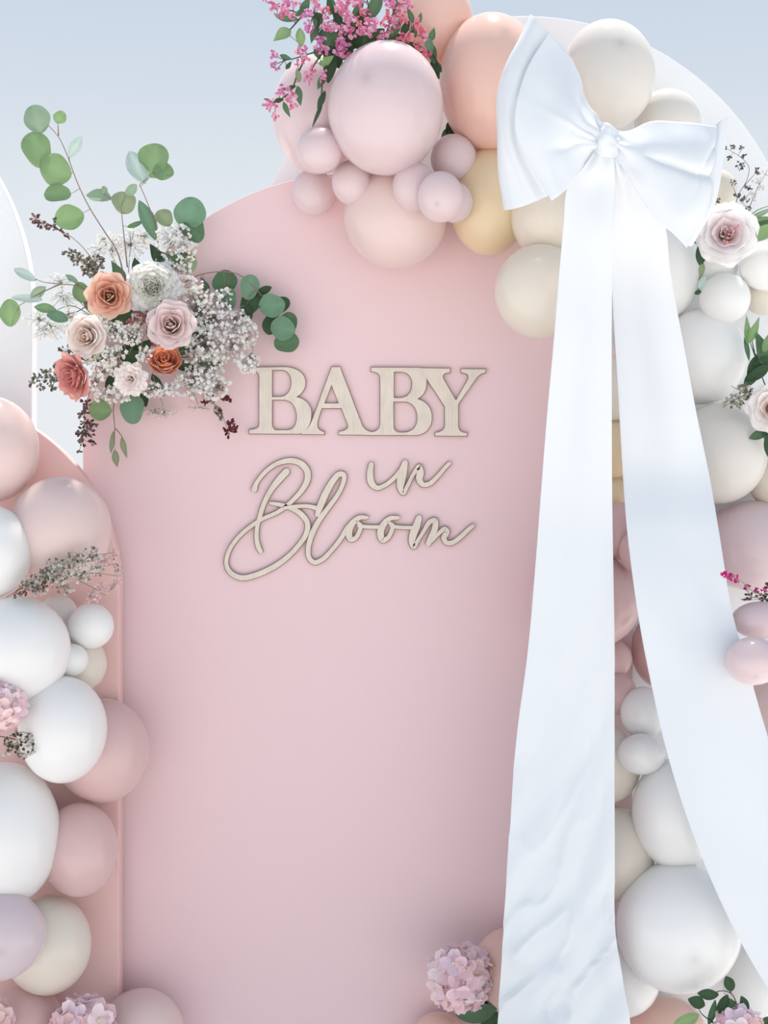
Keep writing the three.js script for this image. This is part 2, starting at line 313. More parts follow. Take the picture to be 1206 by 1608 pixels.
// ------------------------------------------------------------------ white satin bow with two long tails
const satin = std(0xe6eaee, { roughness: 0.5, transmission: 0.05, thickness: 0, sheen: 0.2, sheenColor: new THREE.Color(1, 1, 1), sheenRoughness: 0.4, clearcoat: 0.15, clearcoatRoughness: 0.45 });
function sheet(grid, nu, nv, fold, t = 0.0016) {            // a smooth cloth through a grid of points, with thickness; fold(u, v) lifts it along its normal
  const rows = grid.map((r) => new THREE.CatmullRomCurve3(r, false, 'centripetal')), P = [];
  for (let j = 0; j <= nv; j++) { const c = new THREE.CatmullRomCurve3(rows.map((r) => r.getPoint(j / nv)), false, 'centripetal'); for (let i = 0; i <= nu; i++) P.push(c.getPoint(i / nu)); }
  const base = [], idx = [];
  for (const p of P) base.push(p.x, p.y, p.z);
  for (let j = 0; j < nv; j++) for (let i = 0; i < nu; i++) { const a = j * (nu + 1) + i, b = a + 1, c = a + nu + 1; idx.push(a, c, b, b, c, c + 1); }
  let g = indexed(base, idx); const n = g.attributes.normal, q = V();
  for (let j = 0; j <= nv; j++) for (let i = 0; i <= nu; i++) { const a = j * (nu + 1) + i; q.fromBufferAttribute(n, a).multiplyScalar(fold(i / nu, j / nv)); base[a * 3] += q.x; base[a * 3 + 1] += q.y; base[a * 3 + 2] += q.z; }
  g = indexed(base, idx); const N = g.attributes.normal, K = (nu + 1) * (nv + 1), pos = base.slice(), all = idx.slice();
  for (let a = 0; a < K; a++) pos.push(base[a * 3] - N.getX(a) * t, base[a * 3 + 1] - N.getY(a) * t, base[a * 3 + 2] - N.getZ(a) * t);
  for (let k = 0; k < idx.length; k += 3) all.push(idx[k] + K, idx[k + 2] + K, idx[k + 1] + K);
  const rim = []; for (let i = 0; i < nu; i++) rim.push(i); for (let j = 0; j < nv; j++) rim.push(j * (nu + 1) + nu); for (let i = nu; i > 0; i--) rim.push(nv * (nu + 1) + i); for (let j = nv; j > 0; j--) rim.push(j * (nu + 1));
  for (let k = 0; k < rim.length; k++) { const a = rim[k], b = rim[(k + 1) % rim.length]; all.push(a, b, a + K, b, b + K, a + K); }
  return indexed(pos, all);
}
const G = (rows) => rows.map((r) => r.map(([x, y, z]) => at(x, y, z)));
const KNOT = 0.44, tailDepth = new Map();                 // depth of the tails at each height
{
  const bow = new THREE.Group(), k = KNOT;
  // left loop: the front cloth from the knot to its slanting edge, and the cloth that comes out from under it, round the far fold and back behind
  const leftFront = sheet(G([
    [[950, 199, k + 0.012], [942, 212, k + 0.026], [938, 226, k + 0.026], [942, 240, k + 0.01]],
    [[925, 165, k + 0.004], [915, 192, k + 0.034], [912, 222, k + 0.034], [920, 254, k + 0.016]],
    [[908, 118, k + 0.004], [888, 164, k + 0.036], [882, 222, k + 0.040], [902, 282, k + 0.022]],
    [[892, 84, k + 0.002], [858, 142, k + 0.032], [850, 214, k + 0.040], [884, 302, k + 0.026]],
    [[862, 50, k], [822, 122, k + 0.022], [810, 206, k + 0.032], [866, 316, k + 0.028]],
  ]), 80, 48, (u, v) => 0.005 * Math.sin(v * 15 + u * 2) * Math.exp(-u * 4) - 0.010 * Math.exp(-Math.abs(v - 0.5 + 0.04 * u) / 0.035) * Math.exp(-u * 2.4) * Math.min(1, u * 9) + 0.010 * Math.exp(-Math.abs(v - 0.68 - 0.1 * u) / 0.07) * Math.exp(-((u - 0.4) ** 2) / 0.09) + 0.006 * noise.noise(u * 4, v * 3.4, 1.3) * Math.min(1, u * 6));
  const leftBack = sheet(G([
    [[868, 58, k - 0.008], [832, 130, k + 0.008], [826, 210, k + 0.004], [872, 302, k - 0.012]],
    [[846, 36, k - 0.006], [808, 122, k + 0.010], [804, 216, k + 0.004], [842, 316, k - 0.014]],
    [[836, 25, k - 0.020], [794, 118, k - 0.012], [789, 220, k - 0.016], [808, 328, k - 0.030]],
    [[835, 24, k - 0.045], [784, 140, k - 0.045], [782, 232, k - 0.048], [792, 328, k - 0.060]],
    [[848, 42, k - 0.08], [806, 140, k - 0.09], [806, 230, k - 0.10], [826, 300, k - 0.09]],
    [[905, 130, k - 0.05], [890, 170, k - 0.07], [890, 220, k - 0.07], [900, 260, k - 0.05]],
    [[945, 205, k - 0.02], [940, 214, k - 0.02], [938, 226, k - 0.02], [940, 240, k - 0.02]],
  ]), 72, 40, (u, v) => 0.004 * noise.noise(u * 6, v * 3.2, 7.3) + 0.005 * Math.sin(u * 40 + v * 4) * Math.max(0, v - 0.4) * Math.max(0, 0.4 - u) * 5);
  part('loop', mergeGeometries([leftFront, leftBack]), satin, bow);
  const rightFront = sheet(G([
    [[956, 204, k + 0.012], [962, 214, k + 0.026], [966, 228, k + 0.026], [964, 244, k + 0.01]],
    [[984, 207, k + 0.004], [992, 226, k + 0.030], [994, 254, k + 0.032], [986, 274, k + 0.018]],
    [[1012, 194, k + 0.004], [1022, 230, k + 0.036], [1022, 276, k + 0.040], [1004, 306, k + 0.022]],
    [[1046, 190, k + 0.004], [1056, 236, k + 0.036], [1052, 296, k + 0.040], [1030, 346, k + 0.026]],
    [[1088, 193, k + 0.002], [1094, 246, k + 0.030], [1088, 320, k + 0.036], [1056, 366, k + 0.026]],
    [[1126, 198, k - 0.004], [1122, 250, k + 0.012], [1110, 330, k + 0.016], [1079, 389, k + 0.020]],
  ]), 84, 56, (u, v) => 0.005 * Math.sin(v * 14 + u * 2) * Math.exp(-u * 4) - 0.015 * Math.exp(-Math.abs(v - 0.47 + 0.03 * u) / 0.03) * Math.max(0, Math.min(1, (u - 0.3) * 4)) - 0.007 * Math.exp(-Math.abs(v - 0.3 - 0.45 * (0.95 - u) * 4) / 0.05) * Math.max(0, (u - 0.75) * 4) + 0.005 * noise.noise(u * 4 + 3, v * 3, 4.3) * Math.min(1, u * 6));
  const rightBack = sheet(G([
    [[1118, 200, k - 0.016], [1112, 250, k - 0.002], [1102, 320, k - 0.004], [1076, 376, k - 0.002]],
    [[1134, 188, k - 0.018], [1127, 250, k - 0.006], [1114, 326, k - 0.006], [1082, 386, k - 0.006]],
    [[1143, 183, k - 0.045], [1135, 250, k - 0.035], [1121, 322, k - 0.035], [1088, 382, k - 0.035]],
    [[1118, 200, k - 0.09], [1108, 250, k - 0.09], [1096, 310, k - 0.09], [1070, 360, k - 0.07]],
    [[1020, 204, k - 0.06], [1020, 236, k - 0.07], [1016, 270, k - 0.07], [1004, 300, k - 0.05]],
    [[962, 208, k - 0.02], [966, 216, k - 0.02], [966, 228, k - 0.02], [964, 244, k - 0.02]],
  ]), 72, 40, (u, v) => 0.003 * noise.noise(u * 6, v * 3.2, 2.3));
  part('loop', mergeGeometries([rightFront, rightBack]), satin, bow);
  // the band of the knot, wrapped over the pinch
  part('knot', sheet(G([
    [[930, 186, k - 0.02], [926, 208, k - 0.01], [926, 232, k - 0.02]],
    [[941, 188, k + 0.024], [938, 210, k + 0.030], [936, 240, k + 0.024]],
    [[956, 195, k + 0.036], [954, 217, k + 0.042], [950, 246, k + 0.034]],
    [[970, 203, k + 0.026], [969, 225, k + 0.030], [964, 247, k + 0.024]],
    [[980, 210, k - 0.02], [980, 229, k - 0.01], [976, 246, k - 0.02]],
  ]), 36, 20, (u, v) => 0.003 * Math.sin(u * 15 + v * 3) + 0.003 * noise.noise(u * 6, v * 4, 9.1)), satin, bow);
  // tails: [y, left edge, right edge]; each row hangs a finger in front of the balloons behind it
  const left = [[232, 936, 962], [262, 916, 965], [290, 892, 966], [350, 885, 963], [430, 878, 961], [540, 869, 960], [660, 858, 960], [780, 849, 961], [900, 840, 963], [1020, 829, 965], [1140, 813, 965], [1260, 803, 965], [1380, 795, 965], [1470, 790, 967], [1540, 786, 978], [1620, 781, 992], [1720, 775, 1010]];
  const right = [[236, 952, 972], [262, 958, 992], [295, 962, 1018], [345, 964, 1042], [430, 963, 1053], [540, 966, 1073], [640, 971, 1092], [740, 977, 1112], [830, 984, 1127], [920, 995, 1143], [1000, 1008, 1160], [1080, 1024, 1182], [1180, 1047, 1212], [1290, 1081, 1250], [1390, 1120, 1290], [1480, 1163, 1335], [1560, 1210, 1380], [1640, 1262, 1430]];
  const hang = tailDepth;
  const tail = (edges, back, nudge) => {
    const raw = edges.map(([y, a, b]) => { let z = 0.1; for (let q = 0; q <= 10; q++) for (const dy of [-45, -22, 0, 22, 45]) for (const dx of [-14, 0, 14]) z = Math.max(z, frontOf(a + (b - a) * q / 10 + dx, y + dy)); return z; });
    raw[0] = raw[1] = KNOT; raw[2] = KNOT - 0.01;
    const reach = raw.map((_, i) => Math.max(...raw.slice(Math.max(0, i - 2), i + 3))), z = reach.map((_, i) => { let s = 0, w = 0; for (let q = -2; q <= 2; q++) { const v = reach[Math.min(reach.length - 1, Math.max(0, i + q))]; s += v; w++; } return s / w; });
    z[0] = z[1] = KNOT; z[2] = (KNOT + z[3]) / 2; edges.forEach(([y], i) => hang.set(y, z[i]));
    return edges.map(([y, a, b], i) => [0, 1, 2, 3].map((q) => at(a + (b - a) * q / 3, y, z[i] + 0.020 - back + (i > 2 ? nudge(i / edges.length, q) : 0))));
  };
  part('tail', sheet(tail(right, 0.006, (u, q) => 0.006 * Math.sin(q * 2 + u * 9)), 200, 28, (u, v) => 0.014 * noise.noise(u * 6, v * 1.6, 3.7) * Math.min(1, u * 5) + 0.004 * Math.sin(v * 14 + u * 3) * Math.exp(-u * 9) + 0.008 * Math.exp(-(((u - 0.56 - 0.16 * (v - 1)) / 0.03) ** 2)) * Math.max(0, v - 0.35)), satin, bow);
  part('tail', sheet(tail(left, 0, (u, q) => 0.005 * Math.sin(q * 1.7 - u * 7)), 220, 30, (u, v) => 0.010 * noise.noise(u * 6, v * 1.3, 8.2) * Math.min(1, u * 5) + 0.004 * Math.sin(v * 12 + u * 3) * Math.exp(-u * 9) + Math.max(0, u - 0.5) * 0.05 * noise.noise(u * 22 + v * 3.2, v * 3.2 - u * 6, 0.7) - Math.max(0, u - 0.6) * 0.035 * Math.exp(-Math.abs(noise.noise(u * 16 + v * 2.6, v * 2.2 - u * 5, 4.7)) / 0.06)), satin, bow);
  top(bow, 'satin_bow', 'large white satin bow with two long tails hanging down over the balloons', 'bow');
}
// the small pink balloon that presses on the right tail from in front
{
  const z = tailDepth.get(1000) + 0.055, s = mpp(z), m = new THREE.Mesh(balloonGeometry(43 * s, 38 * s, 40 * s, -0.1, 0.6, true), latex.dusty);
  m.position.copy(at(1183, 1038, z)); top(m, 'balloon', 'small pink balloon with a dark tip lying over the edge of the right tail', 'balloon', 'balloons of the right garland');
}

// ------------------------------------------------------------------ leaves, stems and flowers
const LEAF = {};
for (const [k, c, t] of [['green', 0x7d9a70, 0.24], ['sage', 0x8ea58d, 0.22], ['deep', 0x58775a, 0.2], ['bluegreen', 0x70947a, 0.22], ['pale', 0xb4c6c0, 0.3], ['dark', 0x40583f, 0.18], ['fresh', 0x88a676, 0.26], ['olive', 0x8d9b7c, 0.22]]) LEAF[k] = soft(c, t, { roughness: 0.9, specularIntensity: 0.5, vertexColors: true });
const STEM = { brown: std(0x8d7263, { roughness: 0.85 }), green: std(0x6c7f55, { roughness: 0.85 }), grey: std(0x8c8a7c, { roughness: 0.85 }), dark: std(0x47543c, { roughness: 0.85 }) };
const budMaterial = std(0xffffff, { roughness: 0.85, vertexColors: true, transmission: 0.45, thickness: 0, specularIntensity: 0.3 });
const WIDTH = { round: (v) => Math.pow(Math.max(0, 1 - (2 * v - 1) ** 2), 0.5) * (0.98 + 0.06 * v), oval: (v) => Math.pow(Math.sin(Math.PI * Math.pow(v, 0.95)), 0.75), pointed: (v) => Math.pow(Math.sin(Math.PI * Math.pow(v, 0.72)), 1.0) * (1 - 0.15 * v), lance: (v) => Math.pow(Math.sin(Math.PI * Math.pow(v, 0.8)), 0.85) };
const leafShapes = {};
function leafGeometry(kind, bend, variant) {                // one long and one wide, base at the origin, tip up, face to +z
  const key = kind + bend.toFixed(1) + variant;
  if (leafShapes[key]) return leafShapes[key];
  const n = 12, m = 4, pos = [], col = [], idx = [], r = rng(variant * 31 + kind.length), a = 0.03 + r() * 0.05, ph = r() * 6;
  for (let i = 0; i <= n; i++) { const v = (1 - Math.cos(Math.PI * i / n)) / 2, w = WIDTH[kind](Math.min(0.999, Math.max(0.001, v))) / 2 * (1 + a * Math.sin(v * 7 + ph)); for (let j = 0; j <= m; j++) { const u = j / m * 2 - 1; pos.push(u * w + 0.03 * Math.sin(v * 3 + ph), v, 0.10 * Math.abs(u) * w * 2 - bend * (v - 0.5) ** 2 + 0.02 * Math.sin(u * 4 + v * 5 + ph)); const k = j === 2 ? 1.13 : 1 - 0.05 * Math.sin(v * 40 + Math.abs(u) * 6); col.push(k, k, k * 0.97); } }
  for (let i = 0; i < n; i++) for (let j = 0; j < m; j++) { const p = i * (m + 1) + j; idx.push(p, p + 1, p + m + 1, p + 1, p + m + 2, p + m + 1); }
  return leafShapes[key] = indexed(pos, idx, { color: col });
}
// leaves: [centre x, centre y, length, width, direction of the tip in degrees (90 = up), roll, pitch, colour, kind], pixels; dz = metres in front of the stem
function addLeaves(parent, leaves, stems, depth, seed, stemMat, stemGeos) {
  const r = rng(seed);
  leaves.forEach(([x, y, len, wid, deg, roll = 0, pitch = 0, colour = 'green', kind = 'round', dz = 0], i) => {
    const a = deg * Math.PI / 180, z = depth + dz + (r() - 0.5) * 0.008, s = mpp(z), dir = V(Math.cos(a), Math.sin(a), pitch).normalize();
    const side = V().crossVectors(dir, V(0, 0, 1)).normalize(), face = V().crossVectors(side, dir).normalize();
    const q = new THREE.Quaternion().setFromAxisAngle(dir, roll), sx = side.clone().applyQuaternion(q), fz = face.clone().applyQuaternion(q);
    const m = part('leaf', leafGeometry(kind, 0.25, i % 3), LEAF[colour], parent), base = at(x, y, z).addScaledVector(dir, -len * s / 2);
    m.matrixAutoUpdate = true; m.quaternion.setFromRotationMatrix(new THREE.Matrix4().makeBasis(sx, dir, fz)); m.position.copy(base); m.scale.set(wid * s, len * s, wid * s);
    let best = null, bd = 1e9; for (const c of stems) for (const p of c) { const d = p.distanceTo(base); if (d < bd) { bd = d; best = p; } }
    if (best && bd > 0.002 && bd < 0.06) stemGeos.push(twig(best, base.clone().addScaledVector(dir, 0.003), 0.0008));
  });
}
function branch(label, group, depth, stems, leaves, { stem = 'brown', r = 0.0016, seed = 1, name = 'eucalyptus_branch', category = 'branch' } = {}) {
  const t = new THREE.Group(), geos = [], lines = [];
  for (const st of stems) { const p = st.map(([x, y, dz = 0]) => at(x, y, depth + dz)); geos.push(tube(p, r, 6, 0, r * 0.5)); const c = p.length > 2 ? new THREE.CatmullRomCurve3(p) : new THREE.LineCurve3(...p); lines.push(c.getPoints(24)); }
  addLeaves(t, leaves, lines, depth, seed, stem, geos);
  part('stem', merged(geos), STEM[stem], t);
  return top(t, name, label, category, group);
}
// tiny blossoms and buds, many to a sprig
function rosette(seed, petals, flat) {                      // a small open blossom of rounded petals, radius 1, facing +z
  const r = rng(seed), list = [];
  for (let i = 0; i < petals; i++) { const g = new THREE.SphereGeometry(0.5, 5, 4); g.scale(1, 0.8, flat * 0.55); g.rotateY(-0.35 - r() * 0.4); g.translate(0.5, 0, 0.12 * r()); g.rotateZ(i * 2 * Math.PI / petals + r() * 0.3); list.push(g); }
  const c = new THREE.SphereGeometry(0.32, 5, 4); c.translate(0, 0, 0.22); list.push(c);
  return merged(list);
}
const ROSETTE = [rosette(1, 5, 1), rosette(2, 4, 1.4), rosette(3, 5, 0.8), rosette(4, 3, 1.6)];
const BUD = (() => { const g = new THREE.SphereGeometry(1, 6, 5); g.scale(0.72, 1.15, 0.72); return strip(g); })();
function placeBud(list, kind, p, dir, size, color, r) {
  const g = (kind === 'bud' ? BUD : ROSETTE[Math.floor(r() * 4)]).clone(), q = new THREE.Quaternion().setFromUnitVectors(kind === 'bud' ? V(0, 1, 0) : V(0, 0, 1), dir);
  g.applyMatrix4(new THREE.Matrix4().compose(p, q, V(size, size, size)));
  list.push(colored(g, color.clone().offsetHSL((r() - 0.5) * 0.02, (r() - 0.5) * 0.06, (r() - 0.5) * 0.07)));
}
const C = (h) => new THREE.Color(h);
// tufts: [x, y, radius x, radius y, number]; every tuft hangs on a side stem that leaves the path where it is nearest
function spray(label, group, depth, paths, tufts, { name = 'gypsophila_sprig', category = 'sprig', size = 3, kind = 'blossom', colours = [0xfbfbf7], stem = 'grey', r = 0.0011, seed = 1, thick = 0.03, partName = 'blossoms' } = {}) {
  const rand = rng(seed), t = new THREE.Group(), stems = [], buds = [], lines = [], cols = colours.map(C);
  for (const path of paths) { const p = path.map(([x, y, dz = 0]) => at(x, y, depth + dz)); stems.push(tube(p, r, 5, 0, r * 0.5)); lines.push(...(p.length > 2 ? new THREE.CatmullRomCurve3(p) : new THREE.LineCurve3(...p)).getPoints(30)); }
  for (const [x, y, rx, ry, n, dz = 0] of tufts) {
    const c = at(x, y, depth + dz); let root = lines[0]; for (const p of lines) if (p.distanceTo(c) < root.distanceTo(c)) root = p;
    if (root.distanceTo(c) > 0.004) stems.push(twig(root, c, r * 0.55));
    for (let i = 0; i < n; i++) {
      const a = rand() * 6.283, k = Math.sqrt(rand()), z = depth + dz + (rand() - 0.35) * thick, p = at(x + Math.cos(a) * rx * k, y + Math.sin(a) * ry * k, z);
      const from = c.clone().lerp(root, rand() * 0.7), dir = V().subVectors(p, from).normalize().add(V((rand() - 0.5) * 0.8, (rand() - 0.5) * 0.8, kind === 'bud' ? 0 : 0.9)).normalize();
      stems.push(twig(from, p, r * 0.32));
      placeBud(buds, kind, p, dir, size * mpp(z) * (0.65 + rand() * 0.6), cols[Math.floor(rand() * cols.length)], rand);
    }
  }
  part('stem', merged(stems), STEM[stem], t);
  const b = part(partName, merged(buds), budMaterial, t); b.userData.kind = 'stuff';
  return top(t, name, label, category, group);
}
// ------------------------------------------------------------------ large flowers, petal by petal
const petalCache = new Map();
function petalGeometry(e, th0, th1, len, half, ruffle, base, tip, variant, keen = 0.5) {
  // a petal that stands on a ring of radius e round +z, leaning from th0 to th1 (90 degrees = flat); radius 1 in all
  const key = [e, th0, th1, len, half, ruffle, base, tip, variant, keen].join();
  if (petalCache.has(key)) return petalCache.get(key);
  const n = 8, m = 6, pos = [], col = [], idx = [], r = rng(variant * 97 + Math.round(th1)), ph = r() * 6, c0 = C(base), c1 = C(tip), c = new THREE.Color();
  let rad = e, h = 0;
  for (let i = 0; i <= n; i++) {
    const v = Math.pow(i / n, 0.8), dv = v - Math.pow(Math.max(0, i - 1) / n, 0.8), th = (th0 + (th1 - th0) * v * v) * Math.PI / 180; if (i) { rad += Math.sin(th) * len * dv; h += Math.cos(th) * len * dv; }
    const rise = keen < 0.4 ? 0.35 + 0.65 * v : 0.62 + 0.38 * Math.sin(Math.min(1, v / 0.6) * Math.PI / 2), cut = v > 0.55 ? Math.pow(Math.max(0, 1 - Math.pow((v - 0.55) / 0.47, 4)), 0.5) : 1, w = half * rise * cut;
    for (let j = 0; j <= m; j++) {
      const u = j / m * 2 - 1, edge = ruffle * v * v * Math.sin(u * 5 + ph + v * 2), R = rad + edge * 0.6 - 0.06 * u * u * v, arc = u * w / Math.max(0.28, rad);
      pos.push(R * Math.sin(arc), R * Math.cos(arc), h + edge + ruffle * 0.5 * Math.sin(u * 11 + ph));
      c.lerpColors(c0, c1, Math.min(1, v * 1.15)); const k = 1 + 0.035 * Math.sin(u * 23 + ph) * v; col.push(c.r * k, c.g * k, c.b * k);
    }
  }
  for (let i = 0; i < n; i++) for (let j = 0; j < m; j++) { const p = i * (m + 1) + j; idx.push(p, p + m + 1, p + 1, p + 1, p + m + 1, p + m + 2); }
  const g = indexed(pos, idx, { color: col }); petalCache.set(key, g); return g;
}
const petalMaterial = soft(0xffffff, 0.36, { vertexColors: true, sheen: 0.2, sheenColor: new THREE.Color(1, 0.95, 0.95) });
// rings: [number, e, th0, th1, length, half width, ruffle, base colour, tip colour, turn]
function flower(name, label, category, group, x, y, z, rad, axis, rings, { seed = 1, spin = 0, squash = 1, sepal = null, fine = [] } = {}) {
  const t = new THREE.Group(), r = rng(seed), R = rad * mpp(z), N = V(axis[0], axis[1], axis[2] ?? 1).normalize();
  t.position.copy(at(x, y, z)); t.quaternion.setFromUnitVectors(V(0, 0, 1), N); t.rotateZ(spin);
  for (const [n, e, a, b, len, half, ruffle, c0, c1, turn = 0, keen = 0.5] of rings) for (let i = 0; i < n; i++) {
    const m = part('petal', petalGeometry(e, a, b, len, half, ruffle, c0, c1, i % 3, keen), petalMaterial, t);
    m.rotation.set((r() - 0.5) * 0.12, (r() - 0.5) * 0.12, turn + i * 2 * Math.PI / n + (r() - 0.5) * 0.18); m.scale.set(R, R * squash, R);
  }
  for (const [partName, geo, mat] of fine) { const m = part(partName, geo, mat, t); m.scale.setScalar(R); m.userData.kind = 'stuff'; }
  const cal = new THREE.LatheGeometry([[0.03, -0.34], [0.06, -0.3], [0.22, -0.1], [0.3, 0.03], [0.2, 0.0], [0.001, 0.0]].map(([a, b]) => new THREE.Vector2(a, b)), 10); cal.rotateX(Math.PI / 2);
  part('calyx', cal, STEM.green, t).scale.setScalar(R);
  return top(t, name, label, category, group);
}
const roseRings = (inner, mid, outer, open = 1, ruf = 0.02) => [
  [2, 0.02, 0, -10, 0.66, 0.13, 0.006, inner, inner, 0], [3, 0.08, 4, -6, 0.68, 0.24, 0.008, inner, mid, 0.6], [3, 0.15, 8, 2, 0.69, 0.36, 0.012, inner, mid, 0.2],
  [3, 0.22, 12, 16, 0.70, 0.48, ruf, inner, mid, 1.1], [4, 0.29, 18, 36 * open, 0.70, 0.54, ruf, mid, mid, 0.3], [5, 0.35, 28, 58 * open, 0.70, 0.62, ruf, mid, outer, 0.95], [7, 0.40, 42, 78 * open, 0.66, 0.66, ruf * 1.2, mid, outer, 0.1],
];
const peonyRings = (heart, mid, outer) => [
  [4, 0.01, 4, 10, 0.40, 0.13, 0.03, heart, heart, 0.4, 0.3], [5, 0.05, 10, 14, 0.42, 0.16, 0.03, heart, mid, 0, 0.3], [4, 0.12, 16, 18, 0.42, 0.22, 0.03, heart, mid, 0.5], [5, 0.22, 30, 30, 0.52, 0.42, 0.03, mid, mid, 0.2],
  [5, 0.30, 44, 42, 0.62, 0.58, 0.03, mid, outer, 0.8], [6, 0.37, 58, 58, 0.68, 0.62, 0.03, outer, outer, 0.1], [7, 0.42, 76, 86, 0.64, 0.66, 0.035, outer, outer, 0.6],
];
const carnationRings = (a, b) => [[5, 0.05, 5, 20, 0.55, 0.2, 0.05, a, b, 0, 0.3], [6, 0.12, 15, 40, 0.6, 0.26, 0.06, a, b, 0.4, 0.3], [7, 0.18, 30, 60, 0.66, 0.32, 0.06, a, b, 0.1, 0.3], [8, 0.24, 50, 80, 0.7, 0.36, 0.06, b, b, 0.7, 0.3], [8, 0.28, 72, 100, 0.74, 0.38, 0.06, b, b, 0.3, 0.3]];
function pomGeometry(seed, n, c0, c1) {                     // a ball of narrow rays, as of a chrysanthemum
  const r = rng(seed), list = [];
  for (let i = 0; i < n; i++) {
    const f = i / n, th = 0.08 + Math.acos(1 - 1.05 * f) * 0.98, ph = i * 2.39996 + r() * 0.3, len = 0.72 + 0.26 * Math.sqrt(f) + (r() - 0.5) * 0.14, g = new THREE.CylinderGeometry(0.1, 0.08, len, 6, 3, true), p = g.attributes.position;
    for (let k = 0; k < p.count; k++) { const v = p.getY(k) / len + 0.5; p.setZ(k, p.getZ(k) * 0.45 + 0.10 * v * v); p.setX(k, p.getX(k) * (1 + 0.7 * Math.sin(v * 2.6))); }
    g.translate(0, len / 2 + 0.05, 0); g.rotateX(Math.PI / 2 - th); g.rotateX(0); g.applyMatrix4(new THREE.Matrix4().makeRotationZ(ph)); g.computeVertexNormals();
    list.push(colored(strip(g), C(c0).lerp(C(c1), Math.min(1, f * 1.3 + r() * 0.15))));
  }
  const core = new THREE.IcosahedronGeometry(0.62, 2); core.scale(1, 1, 0.9); list.push(colored(strip(core), C(c0)));
  return mergeGeometries(list);
}
function stamens(n, colour, tipColour, seed) {
  const r = rng(seed), list = [];
  for (let i = 0; i < n; i++) { const a = r() * 6.28, k = 0.04 + r() * 0.18, h = 0.40 + r() * 0.2, p = V(Math.cos(a) * k * 1.7, Math.sin(a) * k * 1.7, h); list.push(colored(strip(twig(V(Math.cos(a) * k * 0.4, Math.sin(a) * k * 0.4, 0), p, 0.022)), C(colour))); const b = new THREE.SphereGeometry(0.045, 6, 5); b.translate(p.x, p.y, p.z); list.push(colored(strip(b), C(tipColour))); }
  return mergeGeometries(list);
}
// hydrangea: a dome of four-petalled florets
const floretPetal = (() => { const pos = [], idx = [], n = 4, m = 4; for (let i = 0; i <= n; i++) { const v = i / n, w = 0.46 * Math.pow(Math.sin(Math.PI * (0.1 + 0.82 * v)), 0.6); for (let j = 0; j <= m; j++) { const u = j / m * 2 - 1; pos.push(u * w, 0.06 + v * 0.92, 0.16 * v * v + 0.10 * u * u * v - 0.05); } } for (let i = 0; i < n; i++) for (let j = 0; j < m; j++) { const p = i * (m + 1) + j; idx.push(p, p + 1, p + m + 1, p + 1, p + m + 2, p + m + 1); } return indexed(pos, idx); })();
const floretEye = new THREE.SphereGeometry(0.12, 8, 6); floretEye.scale(1, 1, 0.7);
const HYD = [0xfbe3e8, 0xf8d7df, 0xf8e5ef, 0xfdf0f1, 0xfadfdb].map((c) => soft(c, 0.3)), EYE_MAT = std(0xe9d9b8);
function hydrangea(label, group, x, y, z, rad, axis, { n = 46, seed = 1, leaves = [], size = 0.44 } = {}) {
  const t = new THREE.Group(), r = rng(seed), R = rad * mpp(z), N = V(axis[0], axis[1], axis[2] ?? 1).normalize(), q0 = new THREE.Quaternion().setFromUnitVectors(V(0, 0, 1), N), c = at(x, y, z);
  const geos = [];
  for (let i = 0; i < n; i++) {
    const f = (i + 0.5) / n, cz = 1 - 1.35 * f, k = Math.sqrt(1 - cz * cz), ph = i * 2.39996 + r() * 0.25, d = V(k * Math.cos(ph), k * Math.sin(ph), cz).applyQuaternion(q0), rr = R * (0.76 + r() * 0.14);
    const fl = part('floret', floretEye, EYE_MAT, t); fl.position.copy(c).addScaledVector(d, rr); fl.scale.setScalar(R * size * (0.85 + r() * 0.3));
    fl.quaternion.setFromUnitVectors(V(0, 0, 1), d.clone().add(V((r() - 0.5) * 0.5, (r() - 0.5) * 0.5, (r() - 0.5) * 0.5)).normalize()); fl.rotateZ(r() * 6);
    const mat = HYD[Math.floor(r() * HYD.length)];
    for (let p = 0; p < 4; p++) { const m = part('petal', floretPetal, mat, fl); m.rotation.set((r() - 0.4) * 0.35, (r() - 0.5) * 0.2, p * Math.PI / 2 + (r() - 0.5) * 0.15); }
    geos.push(twig(c.clone().addScaledVector(N, -R * 0.3), fl.position.clone(), R * 0.03));
  }
  geos.push(tube([c.clone().addScaledVector(N, -R * 0.3), c.clone().addScaledVector(N, -R * 0.8).add(V(0, -R * 0.3, 0))], R * 0.07, 6));
  addLeaves(t, leaves, [], z, seed, 'dark', geos);
  part('stem', merged(geos), STEM.green, t);
  return top(t, 'hydrangea', label, 'flower', group);
}

